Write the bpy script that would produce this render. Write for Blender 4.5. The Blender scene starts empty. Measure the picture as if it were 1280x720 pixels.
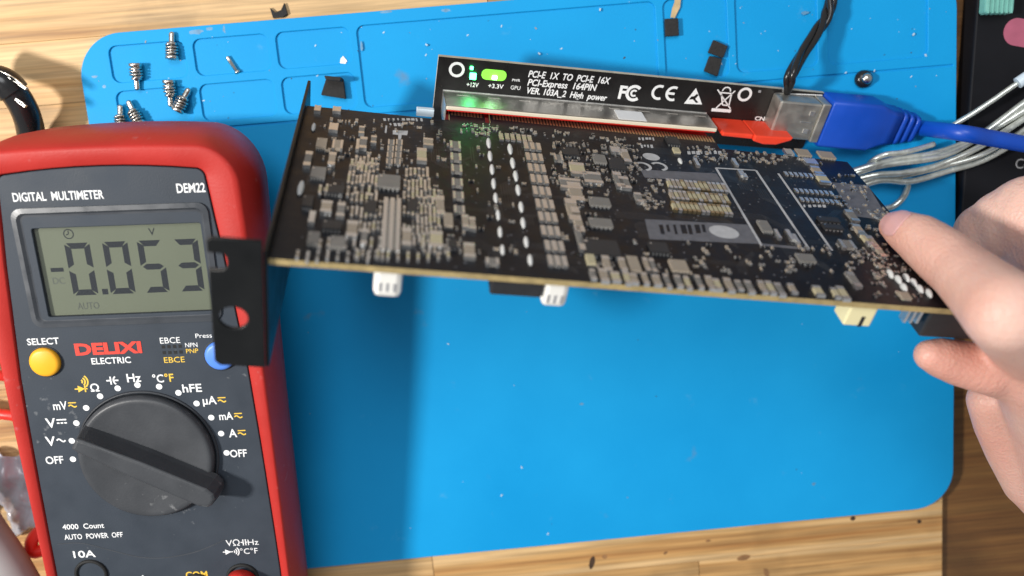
import bpy, bmesh, math, random
from mathutils import Matrix, Vector, noise
random.seed(7)
S = 0.001                      # everything below is written in millimetres
scn = bpy.context.scene
COL = scn.collection

# ------------------------------------------------------------------ camera, light, exposure
FPX, CX, CY = 1050.0, 640.0, 360.0
CAM = Vector((-18.036, 53.696, 296.204))
RC = (Matrix.Rotation(math.radians(-4.87), 3, 'Z') @ Matrix.Rotation(math.radians(-2.151), 3, 'Y')
      @ Matrix.Rotation(math.radians(-9.981), 3, 'X'))
cam = bpy.data.cameras.new('camera')
cam.sensor_width = 36.0
cam.lens = 36.0 * FPX / 1280.0
cam.clip_start, cam.clip_end = 0.005, 20.0
cam.dof.use_dof = True
cam.dof.focus_distance = 0.259
cam.dof.aperture_fstop = 8.0
cam_o = bpy.data.objects.new('camera', cam)
COL.objects.link(cam_o)
cam_o.matrix_world = Matrix.Translation(CAM * S) @ RC.to_4x4()
scn.camera = cam_o

world = bpy.data.worlds.new('World')
scn.world = world
world.use_nodes = True
world.node_tree.nodes['Background'].inputs[0].default_value = (0.92, 0.96, 1.0, 1)
world.node_tree.nodes['Background'].inputs[1].default_value = 0.36

def area(name, loc, target, size, watts, col):
    l = bpy.data.lights.new(name, 'AREA')
    l.shape = 'DISK'
    l.size = size * S
    l.energy = watts
    l.color = col
    o = bpy.data.objects.new(name, l)
    COL.objects.link(o)
    o.location = Vector(loc) * S
    o.rotation_euler = (Vector(target) - Vector(loc)).to_track_quat('-Z', 'Y').to_euler()
    return o
area('desk_lamp_light', (-560, 70, 560), (0, 0, 0), 76, 6.6, (1.0, 0.965, 0.91))
area('ceiling_light', (-120, 560, 1150), (0, 0, 0), 620, 6.2, (0.95, 0.975, 1.0))

scn.view_settings.view_transform = 'Standard'
scn.view_settings.look = 'None'
scn.view_settings.exposure = 0.0
scn.view_settings.gamma = 1.0
scn.render.resolution_x, scn.render.resolution_y = 1024, 576

# ------------------------------------------------------------------ frames: pixel -> direction -> a real surface
def ray(px, py):
    return RC @ Vector(((px - CX) / FPX, -(py - CY) / FPX, -1.0))
class Frame:
    def __init__(s, o, x, y, z):
        s.o, s.x, s.y, s.z = Vector(o), Vector(x), Vector(y), Vector(z)
    def hit(s, px, py, h=0.0):
        r = ray(px, py)
        t = (h - (CAM - s.o).dot(s.z)) / r.dot(s.z)
        p = CAM + r * t - s.o
        return Vector((p.dot(s.x), p.dot(s.y)))
    def world(s, x, y, z=0.0):
        return s.o + s.x * x + s.y * y + s.z * z
    def local(s, p):
        d = Vector(p) - s.o
        return Vector((d.dot(s.x), d.dot(s.y), d.dot(s.z)))
    def matrix(s):
        m = Matrix((s.x, s.y, s.z)).transposed().to_4x4()
        m.translation = s.o * S
        return m
WORLD = Frame((0, 0, 0), (1, 0, 0), (0, 1, 0), (0, 0, 1))
def at(px, py, z):
    p = WORLD.hit(px, py, z)
    return Vector((p.x, p.y, z))
# graphics card: leaning towards the bottom of the picture, left end lifted a little
cu = Vector((0.977, -0.182, -0.111)).normalized()
cv = Vector((0.017, -0.454, 0.891)); cv = (cv - cu * cv.dot(cu)).normalized()
cn = cu.cross(cv)
CO = at(725, 152, 24)
CARD = Frame(CO, cu, -cv, -cn)               # x along, y towards the slot, z out of the back face
# riser: its board is square to the card, turned 3 degrees in the slot
dl = math.radians(-3.13)
ru = cu * math.cos(dl) + cv * math.sin(dl)
rv = cv * math.cos(dl) - cu * math.sin(dl)
RISER = Frame(CO + cv * -8.4, ru, -cn, rv)   # x along the slot, y away from the card, z out of the board
# multimeter: top end propped up 7 degrees
g, a7 = math.radians(-3), math.radians(7)
mx = Vector((math.cos(g), math.sin(g), 0))
my = Vector((-math.sin(g), math.cos(g), 0)) * math.cos(a7) + Vector((0, 0, math.sin(a7)))
METER = Frame(at(186, 568, 44), mx, my, mx.cross(my))

# ------------------------------------------------------------------ materials
MATS = {}
def mat(name, col, rough=0.5, metal=0.0, noise_amt=0.0, nscale=300.0, bump=0.0, bscale=800.0, spec=0.5, sss=0.0,
        coat=0.0, emit=None, trans=0.0, rvar=0.0, alpha=1.0, specks=0.0):
    m = bpy.data.materials.new(name)
    m.use_nodes = True
    nt = m.node_tree
    b = nt.nodes['Principled BSDF']
    b.inputs['Base Color'].default_value = (*col, 1)
    b.inputs['Roughness'].default_value = rough
    b.inputs['Metallic'].default_value = metal
    b.inputs['Specular IOR Level'].default_value = spec
    b.inputs['Coat Weight'].default_value = coat
    b.inputs['Transmission Weight'].default_value = trans
    b.inputs['Alpha'].default_value = alpha
    if sss:
        b.inputs['Subsurface Weight'].default_value = sss
        b.inputs['Subsurface Radius'].default_value = (0.004, 0.0016, 0.001)
        b.inputs['Subsurface Scale'].default_value = 1.0
    if emit:
        b.inputs['Emission Color'].default_value = (*emit[0], 1)
        b.inputs['Emission Strength'].default_value = emit[1]
    if noise_amt or rvar or bump:
        tc = nt.nodes.new('ShaderNodeTexCoord')
        if noise_amt or rvar:
            n = nt.nodes.new('ShaderNodeTexNoise')
            n.inputs['Scale'].default_value = nscale
            n.inputs['Detail'].default_value = 6
            nt.links.new(tc.outputs['Object'], n.inputs['Vector'])
        if noise_amt:
            r = nt.nodes.new('ShaderNodeMapRange')
            r.inputs['From Min'].default_value = 0.25
            r.inputs['From Max'].default_value = 0.75
            r.inputs['To Min'].default_value = 1 - noise_amt
            r.inputs['To Max'].default_value = 1 + noise_amt
            nt.links.new(n.outputs['Fac'], r.inputs['Value'])
            mx_ = nt.nodes.new('ShaderNodeVectorMath'); mx_.operation = 'SCALE'
            mx_.inputs[0].default_value = col
            nt.links.new(r.outputs['Result'], mx_.inputs['Scale'])
            nt.links.new(mx_.outputs['Vector'], b.inputs['Base Color'])
            if specks:
                ns = nt.nodes.new('ShaderNodeTexNoise'); ns.inputs['Scale'].default_value = 420; ns.inputs['Detail'].default_value = 3
                nt.links.new(tc.outputs['Object'], ns.inputs['Vector'])
                n0 = nt.nodes.new('ShaderNodeTexNoise'); n0.inputs['Scale'].default_value = 30; n0.inputs['Detail'].default_value = 3
                nt.links.new(tc.outputs['Object'], n0.inputs['Vector'])
                am = nt.nodes.new('ShaderNodeMath'); am.operation = 'ADD'
                nt.links.new(ns.outputs['Fac'], am.inputs[0]); nt.links.new(n0.outputs['Fac'], am.inputs[1])
                rs = nt.nodes.new('ShaderNodeMapRange'); rs.inputs['From Min'].default_value = 1.24; rs.inputs['From Max'].default_value = 1.36
                rs.inputs['To Max'].default_value = 0.22 * specks
                nt.links.new(am.outputs[0], rs.inputs['Value'])
                mm = nt.nodes.new('ShaderNodeMix'); mm.data_type = 'RGBA'; mm.inputs['B'].default_value = (0.5, 0.5, 0.5, 1)
                nt.links.new(rs.outputs['Result'], mm.inputs['Factor']); nt.links.new(mx_.outputs['Vector'], mm.inputs['A'])
                nt.links.new(mm.outputs['Result'], b.inputs['Base Color'])
        if rvar:
            r2 = nt.nodes.new('ShaderNodeMapRange')
            r2.inputs['From Min'].default_value = 0.3
            r2.inputs['From Max'].default_value = 0.7
            r2.inputs['To Min'].default_value = max(0.02, rough - rvar)
            r2.inputs['To Max'].default_value = rough + rvar
            nt.links.new(n.outputs['Fac'], r2.inputs['Value'])
            nt.links.new(r2.outputs['Result'], b.inputs['Roughness'])
        if bump:
            n3 = nt.nodes.new('ShaderNodeTexNoise')
            n3.inputs['Scale'].default_value = bscale
            n3.inputs['Detail'].default_value = 4
            nt.links.new(tc.outputs['Object'], n3.inputs['Vector'])
            bp = nt.nodes.new('ShaderNodeBump')
            bp.inputs['Strength'].default_value = bump
            bp.inputs['Distance'].default_value = 0.0004
            nt.links.new(n3.outputs['Fac'], bp.inputs['Height'])
            nt.links.new(bp.outputs['Normal'], b.inputs['Normal'])
    MATS[name] = m
    return m

mat('red_rubber', (0.43, 0.022, 0.016), 0.52, spec=0.35, specks=0.5, noise_amt=0.10, nscale=60, bump=0.12, bscale=1500, rvar=0.08)
mat('meter_face', (0.036, 0.045, 0.059), 0.55, spec=0.28, specks=1.0, noise_amt=0.10, nscale=90, bump=0.12, bscale=2500, rvar=0.1)
mat('meter_dark', (0.027, 0.030, 0.036), 0.48, spec=0.35, specks=1.0, noise_amt=0.15, nscale=120, bump=0.1, bscale=1800, rvar=0.1)
mat('dial_grey', (0.046, 0.049, 0.055), 0.45, noise_amt=0.15, nscale=90, spec=0.4, specks=1.0, bump=0.1, bscale=1500, rvar=0.1)
mat('pane', (0.75, 0.78, 0.8), 0.06, alpha=0.014)
mat('trace', (0.016, 0.019, 0.024), 0.35)
mat('bezel', (0.052, 0.057, 0.066), 0.35, noise_amt=0.15, nscale=150, rvar=0.12)
mat('black_hole', (0.004, 0.004, 0.004), 0.7)
mat('lcd', (0.112, 0.126, 0.086), 0.5, spec=0.15, noise_amt=0.05, nscale=40)
mat('lcd_seg', (0.010, 0.013, 0.018), 0.6, spec=0.1)
mat('lcd_faint', (0.045, 0.055, 0.042), 0.5)
mat('print_white', (0.80, 0.80, 0.80), 0.55)
mat('print_yellow', (0.80, 0.52, 0.06), 0.55)
mat('print_red', (0.72, 0.05, 0.03), 0.5)
mat('print_grey', (0.30, 0.30, 0.31), 0.6)
mat('button_yellow', (0.85, 0.40, 0.015), 0.42, noise_amt=0.05, nscale=200)
mat('button_blue', (0.09, 0.24, 0.75), 0.42)
mat('pcb_mask', (0.0045, 0.0055, 0.009), 0.40, noise_amt=0.35, nscale=200, rvar=0.1, bump=0.15, bscale=900, spec=0.3)
mat('riser_mask', (0.010, 0.009, 0.009), 0.32, noise_amt=0.2, nscale=150, rvar=0.1)
mat('pcb_edge', (0.36, 0.27, 0.12), 0.7, noise_amt=0.25, nscale=400)
mat('riser_edge', (0.50, 0.46, 0.36), 0.7, noise_amt=0.2, nscale=300)
mat('silk', (0.44, 0.44, 0.45), 0.6, noise_amt=0.1, nscale=600)
mat('silk_grey', (0.12, 0.12, 0.135), 0.6, noise_amt=0.2, nscale=500)
mat('tin', (0.52, 0.52, 0.51), 0.35, noise_amt=0.1, nscale=600)
mat('solder', (0.80, 0.80, 0.79), 0.42, 1.0, rvar=0.1, nscale=500)
mat('gold', (0.60, 0.48, 0.28), 0.4, 1.0)
mat('chip_tan', (0.30, 0.25, 0.195), 0.6, noise_amt=0.2, nscale=500)
mat('chip_beige', (0.42, 0.37, 0.24), 0.6, noise_amt=0.2, nscale=500)
mat('chip_grey', (0.175, 0.165, 0.152), 0.55, noise_amt=0.2, nscale=500)
mat('chip_black', (0.022, 0.022, 0.024), 0.5, noise_amt=0.3, nscale=500)
mat('steel', (0.78, 0.75, 0.70), 0.40, 1.0, rvar=0.08, nscale=200, bump=0.05, bscale=400)
mat('usb_steel', (0.55, 0.53, 0.48), 0.52, 1.0, rvar=0.1, nscale=300)
mat('screw_steel', (0.62, 0.59, 0.54), 0.25, 1.0, rvar=0.1, nscale=700)
mat('slot_red', (0.70, 0.025, 0.018), 0.38, noise_amt=0.1, nscale=200)
mat('slot_cream', (0.78, 0.70, 0.55), 0.45)
mat('latch_red', (0.85, 0.055, 0.02), 0.42, noise_amt=0.08, nscale=150, rvar=0.08)
mat('usb_blue', (0.003, 0.062, 0.44), 0.40, noise_amt=0.08, nscale=120, rvar=0.06, bump=0.06, bscale=900)
mat('wire_black', (0.012, 0.012, 0.013), 0.25, rvar=0.08, nscale=300)
mat('wire_clear', (0.60, 0.62, 0.57), 0.2, 0.6, coat=0.5, noise_amt=0.25, nscale=500, rvar=0.08)
mat('lead_red', (0.70, 0.03, 0.02), 0.35)
mat('bracket_black', (0.006, 0.0065, 0.007), 0.42, spec=0.3, noise_amt=0.2, nscale=120, rvar=0.1)
mat('connector_white', (0.80, 0.78, 0.73), 0.45)
mat('connector_cream', (0.80, 0.72, 0.42), 0.45)
mat('connector_black', (0.02, 0.02, 0.022), 0.45, noise_amt=0.2, nscale=300)
mat('foam_black', (0.018, 0.017, 0.017), 0.85, noise_amt=0.3, nscale=900, bump=0.5, bscale=2500)
mat('tape_tan', (0.52, 0.38, 0.20), 0.6, noise_amt=0.2, nscale=300)
mat('led_green', (0.05, 0.8, 0.2), 0.3, emit=((0.06, 1.0, 0.25), 13.0))
mat('led_lime', (0.25, 0.75, 0.08), 0.35, emit=((0.22, 0.75, 0.05), 0.55))
mat('led_white', (0.6, 0.9, 0.8), 0.3, emit=((0.45, 1.0, 0.6), 14.0))
mat('case_black', (0.006, 0.006, 0.008), 0.5, spec=0.2, noise_amt=0.3, nscale=40, rvar=0.12)
mat('pink', (0.40, 0.10, 0.16), 0.6, noise_amt=0.1, nscale=300)
mat('teal', (0.16, 0.42, 0.36), 0.5, noise_amt=0.15, nscale=200)
mat('dust', (0.42, 0.58, 0.70), 0.7)
mat('flux_stain', (0.10, 0.27, 0.45), 0.45, noise_amt=0.3, nscale=500)
mat('scuff', (0.30, 0.30, 0.30), 0.8)
mat('bag', (0.62, 0.63, 0.70), 0.16, trans=0.45, noise_amt=0.2, nscale=60, coat=0.5)
mat('grey_sleeve', (0.26, 0.24, 0.24), 0.6, noise_amt=0.1, nscale=80)
mat('nail', (0.64, 0.335, 0.325), 0.3, sss=0.2)
mat('pale_plastic', (0.58, 0.68, 0.76), 0.4)
mat('wood_stain', (0.26, 0.13, 0.05), 0.7, noise_amt=0.4, nscale=300)
mat('wood_mark', (0.05, 0.025, 0.012), 0.8, noise_amt=0.4, nscale=400)

def wood(name, c1, c2, c3, seed):
    m = bpy.data.materials.new(name); m.use_nodes = True
    nt = m.node_tree; N = nt.nodes.new; L = nt.links.new
    b = nt.nodes['Principled BSDF']; b.inputs['Roughness'].default_value = 0.55
    tc = N('ShaderNodeTexCoord'); oi = N('ShaderNodeObjectInfo')
    add = N('ShaderNodeVectorMath'); add.operation = 'ADD'
    sc = N('ShaderNodeVectorMath'); sc.operation = 'SCALE'; sc.inputs[0].default_value = (3.1, 1.7, 0.9)
    L(oi.outputs['Random'], sc.inputs['Scale'])
    L(tc.outputs['Object'], add.inputs[0]); L(sc.outputs['Vector'], add.inputs[1])
    mp = N('ShaderNodeMapping'); mp.inputs['Scale'].default_value = (4, 150, 40)
    mp.inputs['Location'].default_value = (seed, seed * 2, 0)
    L(add.outputs['Vector'], mp.inputs['Vector'])
    n1 = N('ShaderNodeTexNoise'); n1.inputs['Scale'].default_value = 1.0; n1.inputs['Detail'].default_value = 5
    n1.inputs['Distortion'].default_value = 0.7
    L(mp.outputs['Vector'], n1.inputs['Vector'])
    mp2 = N('ShaderNodeMapping'); mp2.inputs['Scale'].default_value = (30, 900, 300)
    L(add.outputs['Vector'], mp2.inputs['Vector'])
    n2 = N('ShaderNodeTexNoise'); n2.inputs['Detail'].default_value = 4; n2.inputs['Scale'].default_value = 1.0
    L(mp2.outputs['Vector'], n2.inputs['Vector'])
    rp = N('ShaderNodeValToRGB'); e = rp.color_ramp.elements
    e[0].position, e[0].color = 0.32, (*c3, 1)
    e[1].position, e[1].color = 0.62, (*c1, 1)
    mid = e.new(0.46); mid.color = (*c2, 1)
    L(n1.outputs['Fac'], rp.inputs['Fac'])
    mr = N('ShaderNodeMapRange'); mr.inputs['From Min'].default_value = 0.3; mr.inputs['From Max'].default_value = 0.7
    mr.inputs['To Min'].default_value = 0.68; mr.inputs['To Max'].default_value = 1.15
    L(n2.outputs['Fac'], mr.inputs['Value'])
    # blotches of grime
    n4 = N('ShaderNodeTexNoise'); n4.inputs['Scale'].default_value = 22; n4.inputs['Detail'].default_value = 8
    L(add.outputs['Vector'], n4.inputs['Vector'])
    mr4 = N('ShaderNodeMapRange'); mr4.inputs['From Min'].default_value = 0.56; mr4.inputs['From Max'].default_value = 0.72
    mr4.inputs['To Min'].default_value = 1.0; mr4.inputs['To Max'].default_value = 0.62
    L(n4.outputs['Fac'], mr4.inputs['Value'])
    mu = N('ShaderNodeMath'); mu.operation = 'MULTIPLY'; L(mr.outputs['Result'], mu.inputs[0]); L(mr4.outputs['Result'], mu.inputs[1])
    hv = N('ShaderNodeMapRange'); hv.inputs['To Min'].default_value = 0.86; hv.inputs['To Max'].default_value = 1.1
    L(oi.outputs['Random'], hv.inputs['Value'])
    mu2 = N('ShaderNodeMath'); mu2.operation = 'MULTIPLY'; L(mu.outputs[0], mu2.inputs[0]); L(hv.outputs['Result'], mu2.inputs[1])
    fs = N('ShaderNodeVectorMath'); fs.operation = 'SCALE'
    L(rp.outputs['Color'], fs.inputs[0]); L(mu2.outputs[0], fs.inputs['Scale'])
    L(fs.outputs['Vector'], b.inputs['Base Color'])
    bp = N('ShaderNodeBump'); bp.inputs['Strength'].default_value = 0.25; bp.inputs['Distance'].default_value = 0.0004
    L(n2.outputs['Fac'], bp.inputs['Height']); L(bp.outputs['Normal'], b.inputs['Normal'])
    MATS[name] = m
wood('pine', (0.66, 0.43, 0.205), (0.57, 0.325, 0.12), (0.32, 0.135, 0.034), 1.3)
wood('brown_board', (0.20, 0.095, 0.026), (0.165, 0.072, 0.019), (0.10, 0.038, 0.010), 4.1)

def silicone():
    m = bpy.data.materials.new('silicone'); m.use_nodes = True
    nt = m.node_tree; N = nt.nodes.new; L = nt.links.new
    b = nt.nodes['Principled BSDF']
    tc = N('ShaderNodeTexCoord')
    n = N('ShaderNodeTexNoise'); n.inputs['Scale'].default_value = 14; n.inputs['Detail'].default_value = 7
    L(tc.outputs['Object'], n.inputs['Vector'])
    rp = N('ShaderNodeValToRGB'); e = rp.color_ramp.elements
    e[0].position, e[0].color = 0.35, (0.005, 0.285, 0.635, 1)
    e[1].position, e[1].color = 0.68, (0.008, 0.33, 0.70, 1)
    L(n.outputs['Fac'], rp.inputs['Fac'])
    # pale rubbed marks and brown flux stains, sparse
    n2 = N('ShaderNodeTexNoise'); n2.inputs['Scale'].default_value = 75; n2.inputs['Detail'].default_value = 6
    n2.inputs['Roughness'].default_value = 0.7
    L(tc.outputs['Object'], n2.inputs['Vector'])
    mr = N('ShaderNodeMapRange'); mr.inputs['From Min'].default_value = 0.645; mr.inputs['From Max'].default_value = 0.76
    mr.inputs['To Max'].default_value = 0.38
    L(n2.outputs['Fac'], mr.inputs['Value'])
    mx_ = N('ShaderNodeMix'); mx_.data_type = 'RGBA'
    L(mr.outputs['Result'], mx_.inputs['Factor']); L(rp.outputs['Color'], mx_.inputs['A'])
    mx_.inputs['B'].default_value = (0.12, 0.38, 0.62, 1)
    n3 = N('ShaderNodeTexNoise'); n3.inputs['Scale'].default_value = 48; n3.inputs['Detail'].default_value = 9
    mp = N('ShaderNodeMapping'); mp.inputs['Location'].default_value = (3.3, 1.1, 0)
    L(tc.outputs['Object'], mp.inputs['Vector']); L(mp.outputs['Vector'], n3.inputs['Vector'])
    mr3 = N('ShaderNodeMapRange'); mr3.inputs['From Min'].default_value = 0.685; mr3.inputs['From Max'].default_value = 0.76
    mr3.inputs['To Max'].default_value = 0.5
    L(n3.outputs['Fac'], mr3.inputs['Value'])
    mx2 = N('ShaderNodeMix'); mx2.data_type = 'RGBA'
    L(mr3.outputs['Result'], mx2.inputs['Factor']); L(mx_.outputs['Result'], mx2.inputs['A'])
    mx2.inputs['B'].default_value = (0.20, 0.17, 0.15, 1)
    L(mx2.outputs['Result'], b.inputs['Base Color'])
    rr_ = N('ShaderNodeMapRange'); rr_.inputs['From Min'].default_value = .3; rr_.inputs['From Max'].default_value = .7; rr_.inputs['To Min'].default_value = .40; rr_.inputs['To Max'].default_value = .62
    L(n.outputs['Fac'], rr_.inputs['Value']); L(rr_.outputs['Result'], b.inputs['Roughness'])
    b.inputs['Specular IOR Level'].default_value = 0.16
    nb = N('ShaderNodeTexNoise'); nb.inputs['Scale'].default_value = 1600; nb.inputs['Detail'].default_value = 3
    L(tc.outputs['Object'], nb.inputs['Vector'])
    bp = N('ShaderNodeBump'); bp.inputs['Strength'].default_value = 0.12; bp.inputs['Distance'].default_value = 0.0003
    L(nb.outputs['Fac'], bp.inputs['Height']); L(bp.outputs['Normal'], b.inputs['Normal'])
    MATS['silicone'] = m
silicone()

def skin():
    m = mat('skin', (0.70, 0.42, 0.33), 0.48, sss=0.35)
    nt = m.node_tree; N = nt.nodes.new; L = nt.links.new; b = nt.nodes['Principled BSDF']
    tc = N('ShaderNodeTexCoord')
    n = N('ShaderNodeTexNoise'); n.inputs['Scale'].default_value = 45; n.inputs['Detail'].default_value = 5
    L(tc.outputs['Object'], n.inputs['Vector'])
    rp = N('ShaderNodeValToRGB'); e = rp.color_ramp.elements
    e[0].position, e[0].color = 0.35, (0.63, 0.345, 0.275, 1)
    e[1].position, e[1].color = 0.66, (0.72, 0.465, 0.385, 1)
    L(n.outputs['Fac'], rp.inputs['Fac']); L(rp.outputs['Color'], b.inputs['Base Color'])
    v = N('ShaderNodeTexVoronoi'); v.inputs['Scale'].default_value = 1100
    L(tc.outputs['Object'], v.inputs['Vector'])
    w = N('ShaderNodeTexNoise'); w.inputs['Scale'].default_value = 260; w.inputs['Detail'].default_value = 5
    L(tc.outputs['Object'], w.inputs['Vector'])
    ad = N('ShaderNodeMath'); L(v.outputs['Distance'], ad.inputs[0]); L(w.outputs['Fac'], ad.inputs[1])
    bp = N('ShaderNodeBump'); bp.inputs['Strength'].default_value = 0.35; bp.inputs['Distance'].default_value = 0.0005
    L(ad.outputs[0], bp.inputs['Height']); L(bp.outputs['Normal'], b.inputs['Normal'])
skin()

# ------------------------------------------------------------------ mesh helpers
def empty(name, frame, label=None, cat=None, group=None):
    o = bpy.data.objects.new(name, None)
    o.empty_display_size = 0.01
    COL.objects.link(o)
    o.matrix_world = frame.matrix()
    tag(o, label, cat, group)
    return o
def tag(o, label=None, cat=None, group=None, kind=None):
    if label: o['label'] = label
    if cat: o['category'] = cat
    if group: o['group'] = group
    if kind: o['kind'] = kind
    return o
class MB:
    """collects verts / faces in millimetres"""
    def __init__(s): s.v, s.f, s.m, s.sm = [], [], [], []
    def add(s, vs, fs, mi=0, smooth=False):
        k = len(s.v)
        s.v += [Vector(p) for p in vs]
        s.f += [tuple(i + k for i in f) for f in fs]
        s.m += [mi] * len(fs); s.sm += [smooth] * len(fs)
        return s
    def box(s, x0, x1, y0, y1, z0, z1, mi=0, M=None):
        vs = [Vector((x, y, z)) for z in (z0, z1) for y in (y0, y1) for x in (x0, x1)]
        if M: vs = [M @ p for p in vs]
        return s.add(vs, [(0, 2, 3, 1), (4, 5, 7, 6), (0, 1, 5, 4), (2, 6, 7, 3), (0, 4, 6, 2), (1, 3, 7, 5)], mi)
    def bar(s, p, q, w, z0, z1, mi=0):
        p, q = Vector(p), Vector(q); d = (q - p).normalized(); n = Vector((-d.y, d.x)) * w / 2
        c = [p - n, q - n, q + n, p + n]
        return s.prism([(c_.x, c_.y) for c_ in c], z0, z1, mi)
    def prism(s, poly, z0, z1, mi=0, smooth=False):
        n = len(poly)
        vs = [(x, y, z0) for x, y in poly] + [(x, y, z1) for x, y in poly]
        fs = [tuple(range(n - 1, -1, -1)), tuple(range(n, 2 * n))] + [(i, (i + 1) % n, n + (i + 1) % n, n + i) for i in range(n)]
        return s.add(vs, fs, mi, smooth)
    def rings(s, rings, mi=0, cap0=True, cap1=True, smooth=True):
        n = len(rings[0]); vs = [p for r in rings for p in r]; fs = []
        for k in range(len(rings) - 1):
            for i in range(n):
                j = (i + 1) % n
                fs.append((k * n + i, k * n + j, (k + 1) * n + j, (k + 1) * n + i))
        s.add(vs, fs, mi, smooth)
        k = len(s.v) - len(vs)
        if cap0: s.f.append(tuple(k + i for i in range(n - 1, -1, -1))); s.m.append(mi); s.sm.append(False)
        if cap1: s.f.append(tuple(k + (len(rings) - 1) * n + i for i in range(n))); s.m.append(mi); s.sm.append(False)
        return s
    def lathe(s, prof, seg=24, mi=0, M=None, smooth=True):
        rs = []
        for r, z in prof:
            ring = [Vector((r * math.cos(2 * math.pi * i / seg), r * math.sin(2 * math.pi * i / seg), z)) for i in range(seg)]
            rs.append([M @ p for p in ring] if M else ring)
        return s.rings(rs, mi, True, True, smooth)
    def tube(s, pts, rad, seg=10, mi=0, smooth=True, flat=1.0):
        pts = [Vector(p) for p in pts]; rs = []; n = len(pts)
        rr = rad if isinstance(rad, (list, tuple)) else [rad] * n
        up = None
        for i, p in enumerate(pts):
            t = (pts[min(i + 1, n - 1)] - pts[max(i - 1, 0)]).normalized()
            if up is None: up = Vector((0, 0, 1)) if abs(t.z) < 0.9 else Vector((1, 0, 0))
            x = t.cross(up).normalized(); y = x.cross(t).normalized(); up = y
            rs.append([p + x * math.cos(2 * math.pi * k / seg) * rr[i] + y * math.sin(2 * math.pi * k / seg) * rr[i] * flat for k in range(seg)])
        return s.rings(rs, mi, True, True, smooth)
    def mesh(s, name, mats):
        me = bpy.data.meshes.new(name)
        me.from_pydata([p * S for p in s.v], [], s.f)
        for m in (mats if isinstance(mats, (list, tuple)) else [mats]): me.materials.append(MATS[m])
        me.polygons.foreach_set('material_index', s.m)
        me.polygons.foreach_set('use_smooth', s.sm)
        bm = bmesh.new(); bm.from_mesh(me); bmesh.ops.recalc_face_normals(bm, faces=bm.faces); bm.to_mesh(me); bm.free()
        me.update()
        return me
    def build(s, name, mats, parent=None, bevel=0.0, seg=2):
        return obj(name, s.mesh(name, mats), parent, bevel, seg)
def obj(name, me, parent=None, bevel=0.0, seg=2):
    o = bpy.data.objects.new(name, me)
    COL.objects.link(o)
    if parent: o.parent = parent
    if bevel:
        b = o.modifiers.new('bevel', 'BEVEL'); b.width = bevel * S; b.segments = seg; b.limit_method = 'ANGLE'
        b.angle_limit = math.radians(38)
    return o
def catmull(pts, n=8):
    pts = [Vector(p) for p in pts]
    P = [pts[0] * 2 - pts[1]] + pts + [pts[-1] * 2 - pts[-2]]; out = []
    for i in range(1, len(P) - 2):
        for k in range(n):
            t = k / n; a, b, c, d = P[i - 1], P[i], P[i + 1], P[i + 2]
            out.append(0.5 * ((2 * b) + (c - a) * t + (2 * a - 5 * b + 4 * c - d) * t * t + (3 * b - a - 3 * c + d) * t ** 3))
    return out + [pts[-1]]
def rrect(x0, x1, y0, y1, r, n=6):
    out = []
    for cx, cy, a0 in ((x1 - r, y0 + r, -90), (x1 - r, y1 - r, 0), (x0 + r, y1 - r, 90), (x0 + r, y0 + r, 180)):
        for k in range(n + 1):
            a = math.radians(a0 + 90 * k / n); out.append((cx + r * math.cos(a), cy + r * math.sin(a)))
    return out
def text(body, x, y, z, size, m, parent, name='lettering', align='LEFT', shear=0.0, sx=1.0, bold=0.0, rot=0.0, width=None, spacing=1.0):
    """lettering as a thin mesh in the parent's xy plane; width (mm) stretches the line to an exact length"""
    c = bpy.data.curves.new(name, 'FONT')
    c.body = body; c.size = 1.0; c.align_x = align; c.shear = shear; c.offset = bold; c.resolution_u = 3; c.extrude = 0.02
    c.space_character = spacing
    t = bpy.data.objects.new(name, c); COL.objects.link(t)
    dg = bpy.context.evaluated_depsgraph_get()
    me = bpy.data.meshes.new_from_object(t.evaluated_get(dg))
    bpy.data.objects.remove(t); bpy.data.curves.remove(c)
    if not me.vertices: return None
    xs = [v.co.x for v in me.vertices]; ys = [v.co.y for v in me.vertices]
    kx = size * sx
    if width: kx = width / max(1e-6, max(xs) - min(xs))
    ox = -min(xs) if align == 'LEFT' else (-(max(xs) + min(xs)) / 2 if align == 'CENTER' else -max(xs))
    me.transform(Matrix.Diagonal((kx * S, size * S, size * S, 1)) @ Matrix.Translation((ox, 0, 0)))
    me.name = name
    me.materials.clear(); me.materials.append(MATS[m])
    o = bpy.data.objects.new(name, me); COL.objects.link(o); o.parent = parent
    o.location = (x * S, y * S, z * S); o.rotation_euler = (0, 0, rot)
    return o
def arc(cx, cy, r, a0, a1, n=14):
    return [(cx + r * math.cos(math.radians(a0 + (a1 - a0) * k / n)), cy + r * math.sin(math.radians(a0 + (a1 - a0) * k / n))) for k in range(n + 1)]
def band(mb, pts, w, z0, z1, mi=0, closed=False):
    """a ribbon of width w along 2-D points"""
    P = [Vector(p) for p in pts]; n = len(P); L_, R_ = [], []
    for i in range(n):
        a = P[(i - 1) % n] if closed or i else P[i]; b = P[(i + 1) % n] if closed or i < n - 1 else P[i]
        d = (b - a).normalized(); nn = Vector((-d.y, d.x)) * w / 2
        L_.append(P[i] + nn); R_.append(P[i] - nn)
    m = n if closed else n - 1
    vs = [(*p, z1) for p in L_] + [(*p, z1) for p in R_] + [(*p, z0) for p in L_] + [(*p, z0) for p in R_]; fs = []
    for i in range(m):
        j = (i + 1) % n
        fs += [(n + i, n + j, j, i), (i, j, 2 * n + j, 2 * n + i), (n + j, n + i, 3 * n + i, 3 * n + j)]
    mb.add(vs, fs, mi)
    return mb

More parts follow.
